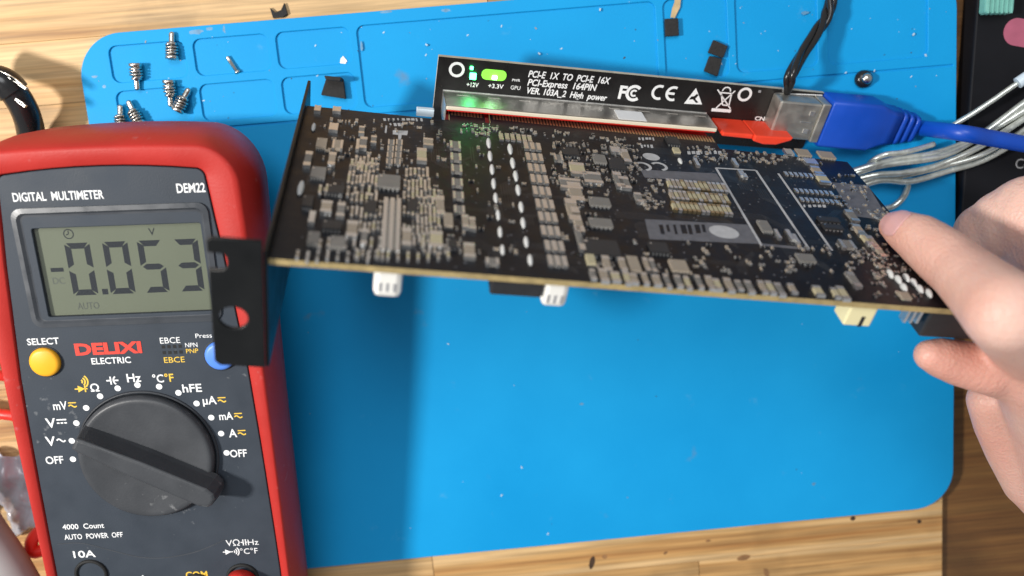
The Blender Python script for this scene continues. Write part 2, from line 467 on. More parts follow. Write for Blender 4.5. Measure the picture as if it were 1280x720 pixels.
# ------------------------------------------------------------------ the setting: table, lower board
TZ = -3.0
table = bpy.data.objects.new('tabletop', None); COL.objects.link(table); tag(table, kind='structure')
edges_y = [-175, -150, -131, -113.5, -94, -70, -45, -20, 6, 32, 56, 78, 99, 116.5, 134, 158, 185]
TX1 = at(1178, 690, TZ).x
for i in range(len(edges_y) - 1):
    y0, y1 = edges_y[i] + 0.03, edges_y[i + 1] - 0.03
    cuts = [-330, random.uniform(-120, 40), TX1]
    if i == 2: cuts = [-330, at(873, 690, TZ).x, TX1]
    for k in range(2):
        mb = MB(); mb.box(cuts[k] + 0.1, cuts[k + 1] - 0.1, y0, y1, TZ - 22, TZ - random.uniform(0, 0.12))
        mb.build('plank', 'pine', table, bevel=0.1)
mb = MB(); mb.box(-332, TX1 - 2, -176, 186, TZ - 23, TZ - 22.2); mb.build('backing_board', 'brown_board', table)
shelf = bpy.data.objects.new('lower_shelf', None); COL.objects.link(shelf); tag(shelf, kind='structure')
for i in range(5):
    mb = MB(); mb.box(146.4 + i * 62, 208 + i * 62, -260, 280, -30, -6 - 0.1 * (i % 2)); mb.build('shelf_board', 'brown_board', shelf, bevel=0.3)

# dark marks and knots in the tabletop
def blob(cx, cy, rx, ry, rot, z0, z1, name, m, label, cat, n=14, group=None):
    poly = []
    for k in range(n):
        a = 2 * math.pi * k / n; r = 1 + 0.25 * noise.noise(Vector((cx * 0.3 + math.cos(a) * 1.3, cy * 0.3 + math.sin(a) * 1.3, 3)))
        p = Matrix.Rotation(rot, 2) @ Vector((rx * r * math.cos(a), ry * r * math.sin(a))); poly.append((cx + p.x, cy + p.y))
    mb = MB(); mb.prism(poly, z0, z1)
    return mb.build(name, m, table)
for px, py, rx, ry, rot in ((740, 703, 1.0, 2.9, -0.25), (756, 696, 1.0, 0.9, 0), (1066, 648, 1.0, .9, 0), (1149, 652, .9, .8, 0), (958, 716, 1.0, 2.2, 0.3),
                            (930, 697, 2.6, 1.2, 0.1), (832, 691, .9, .5, .5), (885, 676, 1.1, .5, 0)):
    p = at(px, py, TZ); blob(p.x, p.y, rx, ry, rot, TZ - 0.12, TZ + 0.06, 'knot', 'wood_mark' if px in (740, 1066, 1149) else 'wood_stain', None, None)

# ------------------------------------------------------------------ blue silicone mat
def curve_mesh(name, outer, holes, z0, z1, m):
    c = bpy.data.curves.new(name, 'CURVE'); c.dimensions = '2D'; c.fill_mode = 'BOTH'
    c.extrude = (z1 - z0) / 2 * S
    c.bevel_depth = 0.22 * S; c.bevel_resolution = 1; c.offset = -0.22 * S
    c.extrude = ((z1 - z0) / 2 - 0.22) * S
    for poly in [outer] + holes:
        sp = c.splines.new('POLY'); sp.points.add(len(poly) - 1); sp.use_cyclic_u = True
        for q, (x, y) in zip(sp.points, poly): q.co = (x * S, y * S, 0, 1)
    t = bpy.data.objects.new(name, c); COL.objects.link(t)
    dg = bpy.context.evaluated_depsgraph_get(); me = bpy.data.meshes.new_from_object(t.evaluated_get(dg))
    bpy.data.objects.remove(t)
    me.transform(Matrix.Translation((0, 0, (z0 + z1) / 2 * S)))
    me.materials.clear(); me.materials.append(MATS[m])
    return me
MW, MH = 150.0, 99.3
mat_root = empty('silicone_mat', Frame((0, 0, 0), (1, 0, 0), (0, 1, 0), (0, 0, 1)),
                 'bright blue silicone repair mat with shallow compartments on the wooden table', 'mat')
def cell(l, r, t, b):
    x0, x1 = at(*l, 0).x, at(*r, 0).x
    y1 = at(*t, 0).y if isinstance(t, tuple) else t
    y0 = at(*b, 0).y if isinstance(b, tuple) else b
    return [x0, x1, y0, y1]
A_ = cell((138, 80), (232, 75), (185, 54.5), (188, 101)); B_ = cell((243, 72), (336, 64), (288, 46), (292, 91)); C_ = cell((346, 62), (438, 55), (392, 35.5), (397, 82))
D_ = cell((147, 130), (240, 125), (193, 112), (196, 160)); E_ = cell((250, 128), (345, 120), (297, 102), (300, 149)); F_ = cell((355, 118), (447, 112), (400, 92), (405, 138))
yt = (A_[3] + B_[3] + C_[3]) / 3; yb1 = (A_[2] + B_[2] + C_[2]) / 3; yt2 = (D_[3] + E_[3] + F_[3]) / 3; yb2 = (E_[2] + F_[2]) / 2
cells = []
for c in (A_, B_, C_): c[2], c[3] = yb1, yt; cells.append(c)
for c in (D_, E_, F_): c[2], c[3] = yb2, yt2
D_[0], D_[1], E_[0], E_[1], F_[0], F_[1] = A_[0], A_[1], B_[0], B_[1], C_[0], C_[1]
cells += [D_, E_, F_]
cells.append(cell((449, 70), (821, 50), yt, yb2))
cells.append(cell((831, 60), (910, 50), yt, yb2))
ybj = at(1100, 76, 0).y
cells.append(cell((920, 50), (1022, 50), yt, ybj)); cells.append(cell((1035, 40), (1160, 30), yt, ybj))
holes = [list(reversed(rrect(c[0], c[1], c[2], c[3], 2.6))) for c in cells]
yg = at(320, 156, 0).y
holes.append(list(reversed(rrect(-MW + 1.2, MW - 1.2, yg - 0.35, yg + 0.35, 0.3, 2))))
top = curve_mesh('mat_sheet', rrect(-MW, MW, -MH, MH, 15, 12), holes, -0.9, 0.0, 'silicone')
obj('mat_sheet', top, mat_root)
mb = MB(); mb.prism(rrect(-MW, MW, -MH, MH, 15, 12), TZ + 0.02, -0.72); mb.build('base_sheet', 'silicone', mat_root)
# flecks and crumbs lying on the mat
mb = MB()
for i in range(150):
    px, py = random.uniform(110, 1190), random.uniform(5, 690)
    if random.random() < 0.6: py = random.uniform(2, 150)
    p = at(px, py, 0)
    if abs(p.x) > MW - 3 or abs(p.y) > MH - 3: continue
    r = random.choice((0.12, 0.15, 0.2, 0.22, 0.4))
    zz = -0.72 if any(c[0] < p.x < c[1] and c[2] < p.y < c[3] for c in cells) else 0
    M = Matrix.Translation((p.x, p.y, zz + 0.02)) @ Matrix.Rotation(random.uniform(0, 3), 4, 'Z')
    mb.box(-r, r, -r * 0.5, r * 0.5, 0, 0.1, random.choice((0, 0, 1, 2)), M)
for px, py in ((652, 584), (627, 619), (685, 667), (750, 12), (533, 56), (674, 67), (1157, 69), (1142, 43)):
    p = at(px, py, 0); M = Matrix.Translation((p.x, p.y, -0.3)) @ Matrix.Rotation(random.uniform(0, 3), 4, 'Z')
    mb.box(-0.45, 0.45, -0.25, 0.25, 0, 0.5, 0, M)
for px, py, rx, ry in ((245, 40, 3.2, 1.0), (262, 36, 1.6, .8), (280, 36, .5, 1.6), (118, 96, 1.2, .5), (130, 108, .8, .7), (452, 58, .5, 2.2), (557, 13, 1.8, .7), (482, 15, 2.6, .5), (727, 505, 1.0, .6), (1017, 605, .9, .7), (1006, 16, 1.6, .7)):
    p = at(px, py, 0); poly = []
    for k in range(16):
        a = k / 16 * 6.283; q = .6 + .8 * abs(noise.noise(Vector((px + math.cos(a) * 1.7, py + math.sin(a) * 1.7, 2)))); poly.append((p.x + rx * q * math.cos(a), p.y + ry * q * math.sin(a)))
    mb.prism(poly, -.2, .012, 3)
o = mb.build('dust_flecks', ['dust', 'scuff', 'wood_mark', 'flux_stain']); tag(o, 'pale dust flecks and crumbs scattered over the blue mat', 'dust', kind='stuff')

# ------------------------------------------------------------------ multimeter
M_ = empty('multimeter', METER, 'red and dark grey digital multimeter with a rotary dial and grey-green display', 'multimeter')
def outline(tab, yt, yb, rt, rb, n=10, bow=0.0):
    """closed outline, half width from a table of (y, half width), rounded corners; same point count every time"""
    def hw(y):
        for (y0, w0), (y1, w1) in zip(tab, tab[1:]):
            if y <= y1: return w0 + (w1 - w0) * max(0, (y - y0)) / (y1 - y0)
        return tab[-1][1]
    right = []
    w = hw(yb); right += [(w - rb + rb * math.sin(math.radians(a)), yb + rb - rb * math.cos(math.radians(a))) for a in (0, 18, 36, 54, 72, 90)]
    y0, y1 = yb + rb, yt - rt
    right += [(hw(y0 + (y1 - y0) * k / 14), y0 + (y1 - y0) * k / 14) for k in range(1, 14)]
    w = hw(y1)
    right += [(w - rt + rt * math.cos(math.radians(90 * k / n)), y1 + rt * math.sin(math.radians(90 * k / n))) for k in range(n + 1)]
    xs = right[-1][0]
    topc = [(xs * (1 - 2 * k / 8), yt + bow * (1 - (1 - 2 * k / 8) ** 2)) for k in range(1, 8)]
    return right + topc + [(-x, y) for x, y in reversed(right)]
FT = [(-90, 36), (-40, 36), (0, 35), (27, 34), (65, 31), (80, 29.3), (95, 28.2)]
RT = [(-90, 38.6), (0, 38.6), (40, 38.2), (70, 38.0), (100, 37)]
OT = [(-90, 40), (0, 40.2), (50, 41), (75, 42), (110, 42)]
face_o = outline(FT, 88.3, -82, 2.5, 4, bow=1.6)
ridge_o = outline(RT, 94.4, -88, 11, 10, bow=0.6)
out_o = outline(OT, 97.2, -91, 17, 12, bow=0.8)
out_b = outline([(y, w + 1.0) for y, w in OT], 98.2, -92, 18, 12, bow=0.8)
def lvl(o, z, k=1.0): return [Vector((x * k, y, z)) for x, y in o]
def mixo(a, b, t): return [(x0 + (x1 - x0) * t, y0 + (y1 - y0) * t) for (x0, y0), (x1, y1) in zip(a, b)]
mb = MB()
mb.rings([lvl(out_o, -33, 0.86), lvl(out_b, -30, 0.895), lvl(out_b, -14, 0.965), lvl(out_o, -6), lvl(mixo(out_o, ridge_o, 0.45), -2.2), lvl(mixo(out_o, ridge_o, 0.8), 0.2),
          lvl(ridge_o, 0.9), lvl(mixo(ridge_o, face_o, 0.15), 1.0), lvl(mixo(ridge_o, face_o, 0.9), 0.55), lvl(mixo(ridge_o, face_o, 0.97), 0.2), lvl(face_o, -1.2)], cap1=False)
mb.build('holster', 'red_rubber', M_)
fo = [(x * 0.992, y * 0.998) for x, y in face_o]
mb = MB(); mb.prism(fo, -20, -2.6); mb.build('inner_shell', 'meter_dark', M_)
obj('face_plate', curve_mesh('face_plate', fo, [list(reversed(rrect(-22.0, 25.6, 46.0, 72.6, 0.6, 5)))], -2.6, 0.0, 'meter_face'), M_)
# prop stand under the top end
mb = MB()
mb.prism([(-26, 62), (26, 62), (26, 68), (-26, 68)], -50.5, -33)
mb.build('tilt_stand', 'meter_dark', M_, bevel=0.6)
# display
def frame_ring(mb, outs, mi=0):
    mb.rings(outs, mi, False, False, False)
lb = 5
bo = rrect(-26.8, 28.4, 43.0, 78.6, 3.0, lb); bi = rrect(-25.4, 27.0, 44.2, 77.2, 2.2, lb); bi2 = rrect(-24.6, 26.3, 44.8, 76.6, 1.8, lb); wi = rrect(-22.0, 25.6, 46.0, 72.6, 0.6, lb)
mb = MB(); frame_ring(mb, [[Vector((x, y, z)) for x, y in o] for o, z in ((bo, -0.2), (bo, 0.55), (bi, 0.75), (bi2, 0.1), (wi, -0.55), (wi, -2.0))])
dsp = mb.build('display_bezel', 'bezel', M_)
mb = MB(); mb.box(-22.2, 25.8, 45.8, 72.8, -2.5, -1.5); lcd = mb.build('display', 'lcd', M_)
mb = MB(); mb.box(-21.98, 25.58, 46.02, 72.58, -.75, -.62); mb.build('window_pane', 'pane', M_)
SEG = {'0': 'abcdef', '5': 'afgcd', '3': 'abgcd'}
def seg7(ch, cx, cy, w, h, t=1.25):
    mb = MB(); hx, hy, gp = w / 2, h / 2, 0.18
    def hbar(y, up):
        mb.prism([(cx - hx + gp + t * .2, y), (cx - hx + t + gp, y + up * t if up else y + t / 2), (cx + hx - t - gp, y + up * t if up else y + t / 2), (cx + hx - gp - t * .2, y)] if up else
                 [(cx - hx + gp + .4, y), (cx - hx + t, y + t / 2), (cx + hx - t, y + t / 2), (cx + hx - gp - .4, y), (cx + hx - t, y - t / 2), (cx - hx + t, y - t / 2)], -1.495, -1.475)
    def vbar(x, y0, y1, inn):
        mb.prism([(x, y0 + gp + .2), (x + inn * t, y0 + gp + t * .75), (x + inn * t, y1 - gp - t * .75), (x, y1 - gp - .2)], -1.495, -1.475)
    for s in SEG[ch]:
        if s == 'a': hbar(cy + hy, -1)
        if s == 'd': hbar(cy - hy, 1)
        if s == 'g': hbar(cy, 0)
        if s == 'b': vbar(cx + hx, cy, cy + hy, -1)
        if s == 'c': vbar(cx + hx, cy - hy, cy, -1)
        if s == 'f': vbar(cx - hx, cy, cy + hy, 1)
        if s == 'e': vbar(cx - hx, cy - hy, cy, 1)
    return mb.build('digit', 'lcd_seg', lcd)
for ch, x in (('0', -10.8), ('0', 0.0), ('5', 9.9), ('3', 20.1)): seg7(ch, x, 59.8, 7.2, 15.8, 1.75)
mb = MB(); mb.box(-6.0, -4.3, 51.9, 53.6, -1.495, -1.475); mb.build('decimal_point', 'lcd_seg', lcd)
mb = MB(); mb.box(-19.6, -15.9, 59.3, 60.5, -1.495, -1.475); mb.build('minus_sign', 'lcd_seg', lcd)
text('DC', -19.6, 55.6, -1.495, 2.9, 'lcd_faint', lcd, width=3.4)
text('AUTO', -13.9, 47.6, -1.495, 3.0, 'lcd_faint', lcd, width=6.3)
text('V', 11.0, 69.2, -1.495, 3.0, 'lcd_seg', lcd, align='CENTER')
mb = MB(); band(mb, arc(-12.6, 70.4, 1.35, 0, 360, 20)[:-1], 0.3, -1.495, -1.475, closed=True); mb.bar((-12.6, 70.4), (-12.6, 71.4), .28, -1.495, -1.475); mb.bar((-12.6, 70.4), (-13.4, 70.1), .28, -1.495, -1.475)
mb.build('clock_symbol', 'lcd_seg', lcd)
# print on the face
ZP = 0.03
text('DIGITAL  MULTIMETER', -25.3, 80.6, ZP, 3.5, 'print_white', M_, width=25.2, bold=0.014)
text('DEM22', 20.4, 81.5, ZP, 3.7, 'print_white', M_, width=8.0, bold=0.018)
text('SELECT', -29.7, 37.6, ZP, 2.9, 'print_white', M_, width=9.3, bold=0.014)
text('DELIXI', -16.3, 33.9, ZP, 4.9, 'print_red', M_, width=19.6, bold=0.045)
text('ELECTRIC', -12.1, 30.7, ZP, 2.8, 'print_white', M_, width=11.6, bold=0.014)
text('EBCE', 9.0, 36.4, ZP, 2.7, 'print_white', M_, width=5.9)
text('EBCE', 9.3, 30.2, ZP, 2.6, 'print_yellow', M_, width=6.1)
text('NPN', 16.2, 34.9, ZP, 2.0, 'print_white', M_, width=3.6)
text('PNP', 16.2, 33.0, ZP, 2.0, 'print_yellow', M_, width=3.6)
text('Press 2 Sec', 19.6, 37.7, ZP, 2.0, 'print_white', M_, width=10.6)
for r in range(2):
    for k in range(4):
        mb = MB(); x, y = 9.7 + k * 1.65, 35.3 - r * 1.85
        mb.box(x - 0.5, x + 0.5, y - 0.5, y + 0.5, -0.5, 0.04); mb.build('socket_hole', 'black_hole', M_)
DOTS = ((91, 574), (90, 551), (96, 529), (108, 510), (125, 495), (147, 485), (172, 482), (199, 483), (223, 491), (246, 504), (264, 522), (276, 542), (284, 566))
for px, py in DOTS:
    x, y = METER.hit(px, py); r = math.hypot(x - .3, y + .2); x, y = .3 + (x - .3) * 23.6 / r, -.2 + (y + .2) * 23.6 / r
    mb = MB(); mb.prism(arc(x, y, 0.95, 0, 360, 16)[:-1], -0.3, 0.05); mb.build('dial_dot', 'print_white', M_)
text('OFF', -31.6, -1.7, ZP, 3.6, 'print_white', M_, width=5.4, bold=.016)
text('V', -30.4, 4.5, ZP, 4.4, 'print_white', M_, width=3.0, bold=.018)
mb = MB(); band(mb, [(-27.0 + 2.6 * k / 14, 6.1 + .45 * math.sin(2 * math.pi * k / 14)) for k in range(15)], .45, -.2, .05); mb.build('tilde_mark', 'print_white', M_)
text('V', -29.2, 10.6, ZP, 4.4, 'print_white', M_, width=3.0, bold=.018)
def dc_mark(x, y, m, w=3.0):
    mb = MB(); mb.box(x, x + w, y + .5, y + .95, -.2, .05)
    for k in range(3): mb.box(x + k * w * .37, x + k * w * .37 + w * .26, y - .6, y - .15, -.2, .05)
    mb.build('direct_current_mark', m, M_)
def acdc_mark(x, y, m, w=2.4):
    mb = MB(); mb.box(x, x + w, y + .7, y + 1.05, -.2, .05)
    band(mb, [(x + w * k / 10, y - .2 + .35 * math.sin(2 * math.pi * k / 10)) for k in range(11)], .4, -.2, .05); mb.build('alternating_mark', m, M_)
dc_mark(-25.9, 12.3, 'print_white')
text('mV', -26.0, 16.4, ZP, 3.9, 'print_white', M_, width=4.2, bold=.012); acdc_mark(-21.4, 17.6, 'print_yellow')
text('Ω', -13.9, 21.9, ZP, 3.4, 'print_white', M_, width=2.6, bold=.016)
mb = MB(); mb.bar((-18.6, 22.9), (-14.8, 22.9), .4, -.2, .05); mb.prism([(-17.6, 24.0), (-17.6, 21.8), (-15.6, 22.9)], -.2, .052); mb.bar((-15.5, 21.8), (-15.5, 24.0), .4, -.2, .05)
mb.build('diode_symbol', 'print_yellow', M_)
mb = MB()
for r in (.7, 1.5, 2.3): band(mb, arc(-16.6, 25.3, r, -50, 50, 8), .45, -.2, .05)
mb.build('buzzer_symbol', 'print_yellow', M_)
mb = MB(); mb.bar((-8.8, 25.2), (-7.6, 25.2), .45, -.2, .05); mb.bar((-7.5, 23.9), (-7.5, 26.5), .45, -.2, .05); band(mb, arc(-5.2, 25.2, 1.5, 125, 235, 8), .45, -.2, .05); mb.bar((-6.7, 25.2), (-5.2, 25.2), .45, -.2, .05)
mb.build('capacitor_symbol', 'print_white', M_)
text('Hz', -2.6, 24.5, ZP, 3.8, 'print_white', M_, width=4.2, bold=.016)
text('°C', 5.0, 24.0, ZP, 3.6, 'print_white', M_, width=3.3, bold=.016); text('°F', 8.6, 24.1, ZP, 3.6, 'print_yellow', M_, width=2.7, bold=.016)
text('hFE', 13.4, 20.4, ZP, 3.7, 'print_white', M_, width=5.8, bold=.016)
text('µA', 18.9, 16.1, ZP, 3.8, 'print_white', M_, width=4.2, bold=.016); acdc_mark(23.5, 17.2, 'print_yellow')
text('mA', 23.2, 10.7, ZP, 3.6, 'print_white', M_, width=4.2, bold=.016); acdc_mark(27.8, 11.7, 'print_yellow')
text('A', 25.4, 4.7, ZP, 3.9, 'print_white', M_, width=2.5, bold=.016); acdc_mark(28.2, 5.9, 'print_yellow')
text('OFF', 24.9, -2.2, ZP, 3.6, 'print_white', M_, width=5.2, bold=.016)
text('4000  Count', -30.8, -25.1, ZP, 2.6, 'print_white', M_, width=13.0, bold=.012)
text('AUTO  POWER  OFF', -30.9, -28.8, ZP, 2.6, 'print_white', M_, width=18.4, bold=.012)
text('10A', -29.2, -35.6, ZP, 3.5, 'print_white', M_, width=7.0, bold=.016)
text('VΩ', 19.6, -34.0, ZP, 3.2, 'print_white', M_, width=4.4); text('Hz', 26.6, -34.0, ZP, 3.0, 'print_white', M_, width=3.4); text('°C°F', 23.8, -37.2, ZP, 2.9, 'print_white', M_, width=5.6)
mb = MB(); mb.bar((24.3, -32.9), (25.0, -32.9), .35, -.2, .05); mb.bar((25.1, -34), (25.1, -31.8), .35, -.2, .05); mb.bar((25.9, -34), (25.9, -31.8), .35, -.2, .05); mb.bar((25.9, -32.9), (26.4, -32.9), .35, -.2, .05)
mb.build('capacitor_symbol', 'print_white', M_)
mb = MB(); mb.bar((18.2, -36.2), (21.4, -36.2), .35, -.2, .05); mb.prism([(19, -35.2), (19, -37.2), (20.8, -36.2)], -.2, .052)
for r in (.6, 1.3, 2.0): band(mb, arc(21.4, -36.2, r, -45, 45, 6), .35, -.2, .05)
mb.build('diode_symbol', 'print_white', M_)
text('COM', 5.2, -45.3, ZP, 3.4, 'print_yellow', M_, width=7.0, bold=.015)
text('mA', -13.4, -45.6, ZP, 3.2, 'print_white', M_, width=6.4)
mb = MB(); band(mb, catmull([(x, y, 0) for x, y in ((-33.5, -30.3), (-26, -30.4), (-18, -33.2), (-9, -36.4), (-1, -37.2), (8, -36), (15, -33.6), (19.4, -31.6))], 6) and
     [(p.x, p.y) for p in catmull([(-33.5, -30.3, 0), (-26, -30.4, 0), (-18, -33.2, 0), (-9, -36.4, 0), (-1, -37.2, 0), (8, -36, 0), (15, -33.6, 0), (19.4, -31.6, 0)], 6)], .3, -.2, .08)
mb.build('moulding_line', 'bezel', M_)
# buttons, knob
def dome(mb, x, y, r, h, mi=0, seg=28):
    mb.lathe([(r * 1.0, -0.5), (r, h * .45), (r * .93, h * .8), (r * .75, h * .95), (0.01, h)], seg, mi, Matrix.Translation((x, y, 0)))
mb = MB(); mb.lathe([(5.0, -.3), (5.0, .12), (4.7, .3), (4.5, .1)], 28, 0, Matrix.Translation((-25.4, 32.2, 0))); mb.build('button_collar', 'meter_dark', M_)
mb = MB(); dome(mb, -25.4, 32.2, 4.5, 1.8); mb.build('select_button', 'button_yellow', M_)
mb = MB(); mb.lathe([(5.0, -.3), (5.0, .12), (4.7, .3), (4.5, .1)], 28, 0, Matrix.Translation((26.2, 32.0, 0))); mb.build('button_collar', 'meter_dark', M_)
mb = MB(); dome(mb, 26.2, 32.0, 4.5, 1.8); mb.build('blue_button', 'button_blue', M_)
mb = MB(); mb.lathe([(21.6, -.4), (21.6, .1), (21.2, .5), (20.9, .5), (20.7, -.3)], 64); mb.build('dial_groove', 'meter_dark', M_)
mb = MB(); mb.lathe([(20.6, -.4), (20.5, 2.0), (20.0, 2.9), (19.2, 3.2), (18.4, 3.05), (0.01, 3.0)], 64)
kn = mb.build('dial', 'dial_grey', M_)
mb = MB()
ang = math.radians(-29.5); Mh = Matrix.Rotation(ang, 4, 'Z')
def hring(z, ws, x0, x1):
    pts = [(x0, ws * .62), (x0 + 2, ws * .72), (0, ws), (x1 - 3.5, ws * 1.06), (x1 - 1, ws * .8), (x1, ws * .35), (x1, -ws * .35), (x1 - 1, -ws * .8), (x1 - 3.5, -ws * 1.06), (0, -ws), (x0 + 2, -ws * .72), (x0, -ws * .62)]
    return [Mh @ Vector((x, y, z)) for x, y in pts]
mb.rings([hring(2.0, 4.5, -20.3, 25.0), hring(4.5, 3.8, -20.2, 24.9), hring(9.6, 3.1, -19.4, 24.4), hring(10.2, 2.6, -18.9, 23.9)], smooth=False)
mb.build('dial_handle', 'dial_grey', kn, bevel=0.5)
# jacks and plugs along the bottom
for x, y in ((-24.7, -41.8), (-8.5, -49), (8.5, -49), (23.4, -46)):
    mb = MB(); mb.lathe([(5.3, -1), (5.3, .5), (4.6, .9), (4.2, .4), (4.1, -8), (0.01, -8)], 28, 0, Matrix.Translation((x, y, 0))); mb.build('jack_socket', 'black_hole', M_)
mb = MB(); mb.lathe([(2.9, -6), (2.9, -.2), (2.0, -.2), (1.9, -5), (.01, -5)], 20, 0, Matrix.Translation((-23.8, -41.3, 0))); mb.build('jack_liner', 'lead_red', M_)

# red test-lead plug in the right-hand jack with its lead
pl = empty('test_lead_plug', Frame(METER.world(23.4, -46), METER.x, METER.y, METER.z), 'red test lead plug pushed into the multimeter jack below the volt and ohm marking', 'plug')
mb = MB(); Mp = Matrix.Rotation(math.radians(14), 4, 'X')
mb.lathe([(3.6, .5), (4.6, .8), (4.8, 4), (4.6, 12), (4.2, 13.6), (3.2, 14.4), (.01, 14.7)], 24, 0, Mp); mb.build('plug_body', 'lead_red', pl)
mb = MB(); mb.tube([Mp @ Vector(p) for p in ((0, -2, 9), (0, -10, 8), (1, -20, 2), (3, -32, -12), (5, -50, -28))], 2.0, 12); mb.build('lead', 'lead_red', pl)

# ------------------------------------------------------------------ riser board with the slot
R_ = empty('riser_board', RISER, 'black riser circuit board with white lettering and a steel-clad red slot', 'circuit board')
rh = lambda px, py, h=0.0: RISER.hit(px, py, h)
rx0 = rh(548, 74).x; rx1 = rh(1031, 116).x; ryN = (rh(548.2, 73.5).y + rh(960, 107).y) / 2; ryS = -8.0
def board(poly, z0, z1, name, face_m, edge_m, parent):
    n = len(poly); mb = MB()
    vs = [(x, y, z0) for x, y in poly] + [(x, y, z1) for x, y in poly]
    mb.add(vs, [tuple(range(n - 1, -1, -1)), tuple(range(n, 2 * n))], 0)
    mb.add(vs, [(i, (i + 1) % n, n + (i + 1) % n, n + i) for i in range(n)], 1)
    bm_ = mb.mesh(name, [face_m, edge_m]); return obj(name, bm_, parent)
board([(rx0, ryS), (rx1, ryS), (rx1, ryN), (rx0, ryN)], -1.6, 0, 'board', 'riser_mask', 'riser_edge', R_)
ZR = 0.04
def ring_mark(px, py):
    p = rh(px, py); mb = MB(); band(mb, arc(p.x, p.y, 2.05, 0, 360, 28)[:-1], 0.85, 0.0, 0.06, closed=True); mb.build('hole_ring', 'print_white', R_)
    mb = MB(); mb.prism(arc(p.x, p.y, 1.6, 0, 360, 24)[:-1], 0.0, 0.03); mb.build('mounting_hole', 'black_hole', R_)
ring_mark(571, 87); ring_mark(931, 118)
def rtext(body, p0, p1, size, m='print_white', **k):
    a = rh(*p0); b = rh(*p1)
    return text(body, a.x, a.y, ZR, size, m, R_, width=(b - a).length, rot=math.atan2(b.y - a.y, b.x - a.x), **k)
rtext('PCI-E  1X  TO  PCI-E  16X', (660, 96), (762, 105), 3.1, shear=.18, bold=.018)
rtext('PCI-Express  164PIN', (659, 106.5), (745, 113.5), 3.1, shear=.18, bold=.018)
rtext('VER. 103A_2  High  power', (658, 116.5), (758, 126), 3.0, shear=.18, bold=.018)
rtext('+12V', (583, 108), (598, 109), 2.0, bold=.016); rtext('+3.3V', (610, 109.5), (629, 111), 2.0, bold=.016)
rtext('PWR', (640, 101.5), (650, 102.2), 1.2, bold=.012); rtext('GPU', (638, 111.5), (650, 112.5), 1.9)
rtext('CN1', (943, 150), (958, 151), 2.0, bold=.016)
# conformity marks
p = rh(772, 122.5); text('F', p.x, p.y, ZR, 6.2, 'print_white', R_, width=2.5, bold=.03)
c = rh(792.5, 116.5); mb = MB(); band(mb, arc(c.x, c.y, 2.35, 45, 315, 20), 1.0, 0, .06); band(mb, arc(c.x, c.y, 0.95, 45, 315, 14), .62, 0, .06); mb.build('c_mark', 'print_white', R_)
c = rh(824, 115.5); mb = MB(); band(mb, arc(c.x, c.y, 2.2, 65, 295, 18), .85, 0, .06); c2 = rh(840, 117.0)
band(mb, arc(c2.x + .4, c2.y, 2.2, 65, 295, 18), .85, 0, .06); mb.bar((c2.x - 1.4, c2.y), (c2.x + .9, c2.y), .8, 0, .062); mb.build('ce_mark', 'print_white', R_)
def rpoly(pts, name, m, z1=.06):
    mb = MB(); mb.prism([tuple(rh(*q)) for q in pts], 0, z1); return mb.build(name, m, R_)
rpoly(((855, 129.5), (870, 110), (877.5, 130.5)), 'warning_triangle', 'print_white')
rpoly(((861, 124.5), (864, 120.5), (868, 120), (871, 117), (873, 119), (869, 123.5), (873, 128), (870, 128.5), (866, 124)), 'hand_symbol', 'riser_mask', .09)
mb = MB()
def rl(a, b, w): mb.bar(rh(*a), rh(*b), w, 0, .06)
rl((897, 112), (913, 136), .4); rl((919, 113.5), (895, 135), .4); rl((900, 115.5), (916, 117), .45); rl((901.5, 116), (903, 131), .4); rl((914.5, 117.5), (911, 132), .4); rl((903, 131), (911.5, 132), .4)
band(mb, [tuple(q) for q in arc(rh(908, 114).x, rh(908, 114).y, 1.4, 0, 180, 8)], .4, 0, .06)
rl((889.5, 137), (913.5, 138.8), 1.1); mb.build('bin_symbol', 'print_white', R_)
# light-emitting diodes
p = rh(591, 95); mb = MB(); mb.box(p.x - 1.0, p.x + 1.0, p.y - .9, p.y + 1.1, 0, .9); mb.build('led', 'led_green', R_, bevel=.2)
p = rh(589.5, 84.5); mb = MB(); mb.box(p.x - .5, p.x + .5, p.y - .5, p.y + .5, 0, .7); mb.build('led', 'led_green', R_, bevel=.15)
a = rh(602, 92); b = rh(633, 95); mb = MB(); mb.prism(rrect(a.x, b.x, (a.y + b.y) / 2 - 1.75, (a.y + b.y) / 2 + 1.75, 1.6), 0, .35); mb.build('led_lens', 'led_lime', R_, bevel=.15)
p = rh(618, 96.5); mb = MB(); mb.box(p.x - .75, p.x + .75, p.y - .55, p.y + .65, .3, .85); mb.build('led', 'led_white', R_, bevel=.2)
# slot: steel shield, cream lip, red insulator walls
sx0, sx1 = rh(558, 130.5, 11).x, rh(897, 159, 11).x
mb = MB(); mb.box(sx0, sx1, 2.75, 3.0, 0.02, 11.0); mb.box(sx0 - .2, sx0 + .1, -4.2, 3.0, 0.02, 11); shield = mb.build('steel_shield', 'steel', R_)
mb = MB(); mb.box(sx0 - .2, sx1, 2.3, 3.25, -.02, .28); mb.build('shield_foot', 'solder', R_)
for k in range(9):
    mb = MB(); x = sx0 + 4 + k * 10; mb.box(x, x + 3.6, 3.0, 3.12, 2.2, 3.0); mb.build('shield_tab', 'steel', shield)
mb = MB(); mb.box(sx0 + .1, sx1, 1.55, 2.73, 0.02, 11.25); mb.build('slot_lip', 'slot_cream', R_, bevel=.25)
mb = MB(); mb.box(sx0 + .3, sx1 - .2, 1.0, 1.53, 0.02, 10.7); mb.build('slot_wall', 'slot_red', R_)
mb = MB(); mb.box(sx0 + .3, sx1 - .2, -4.2, -2.3, 0.02, 6.0); mb.build('slot_wall', 'slot_red', R_, bevel=.2)
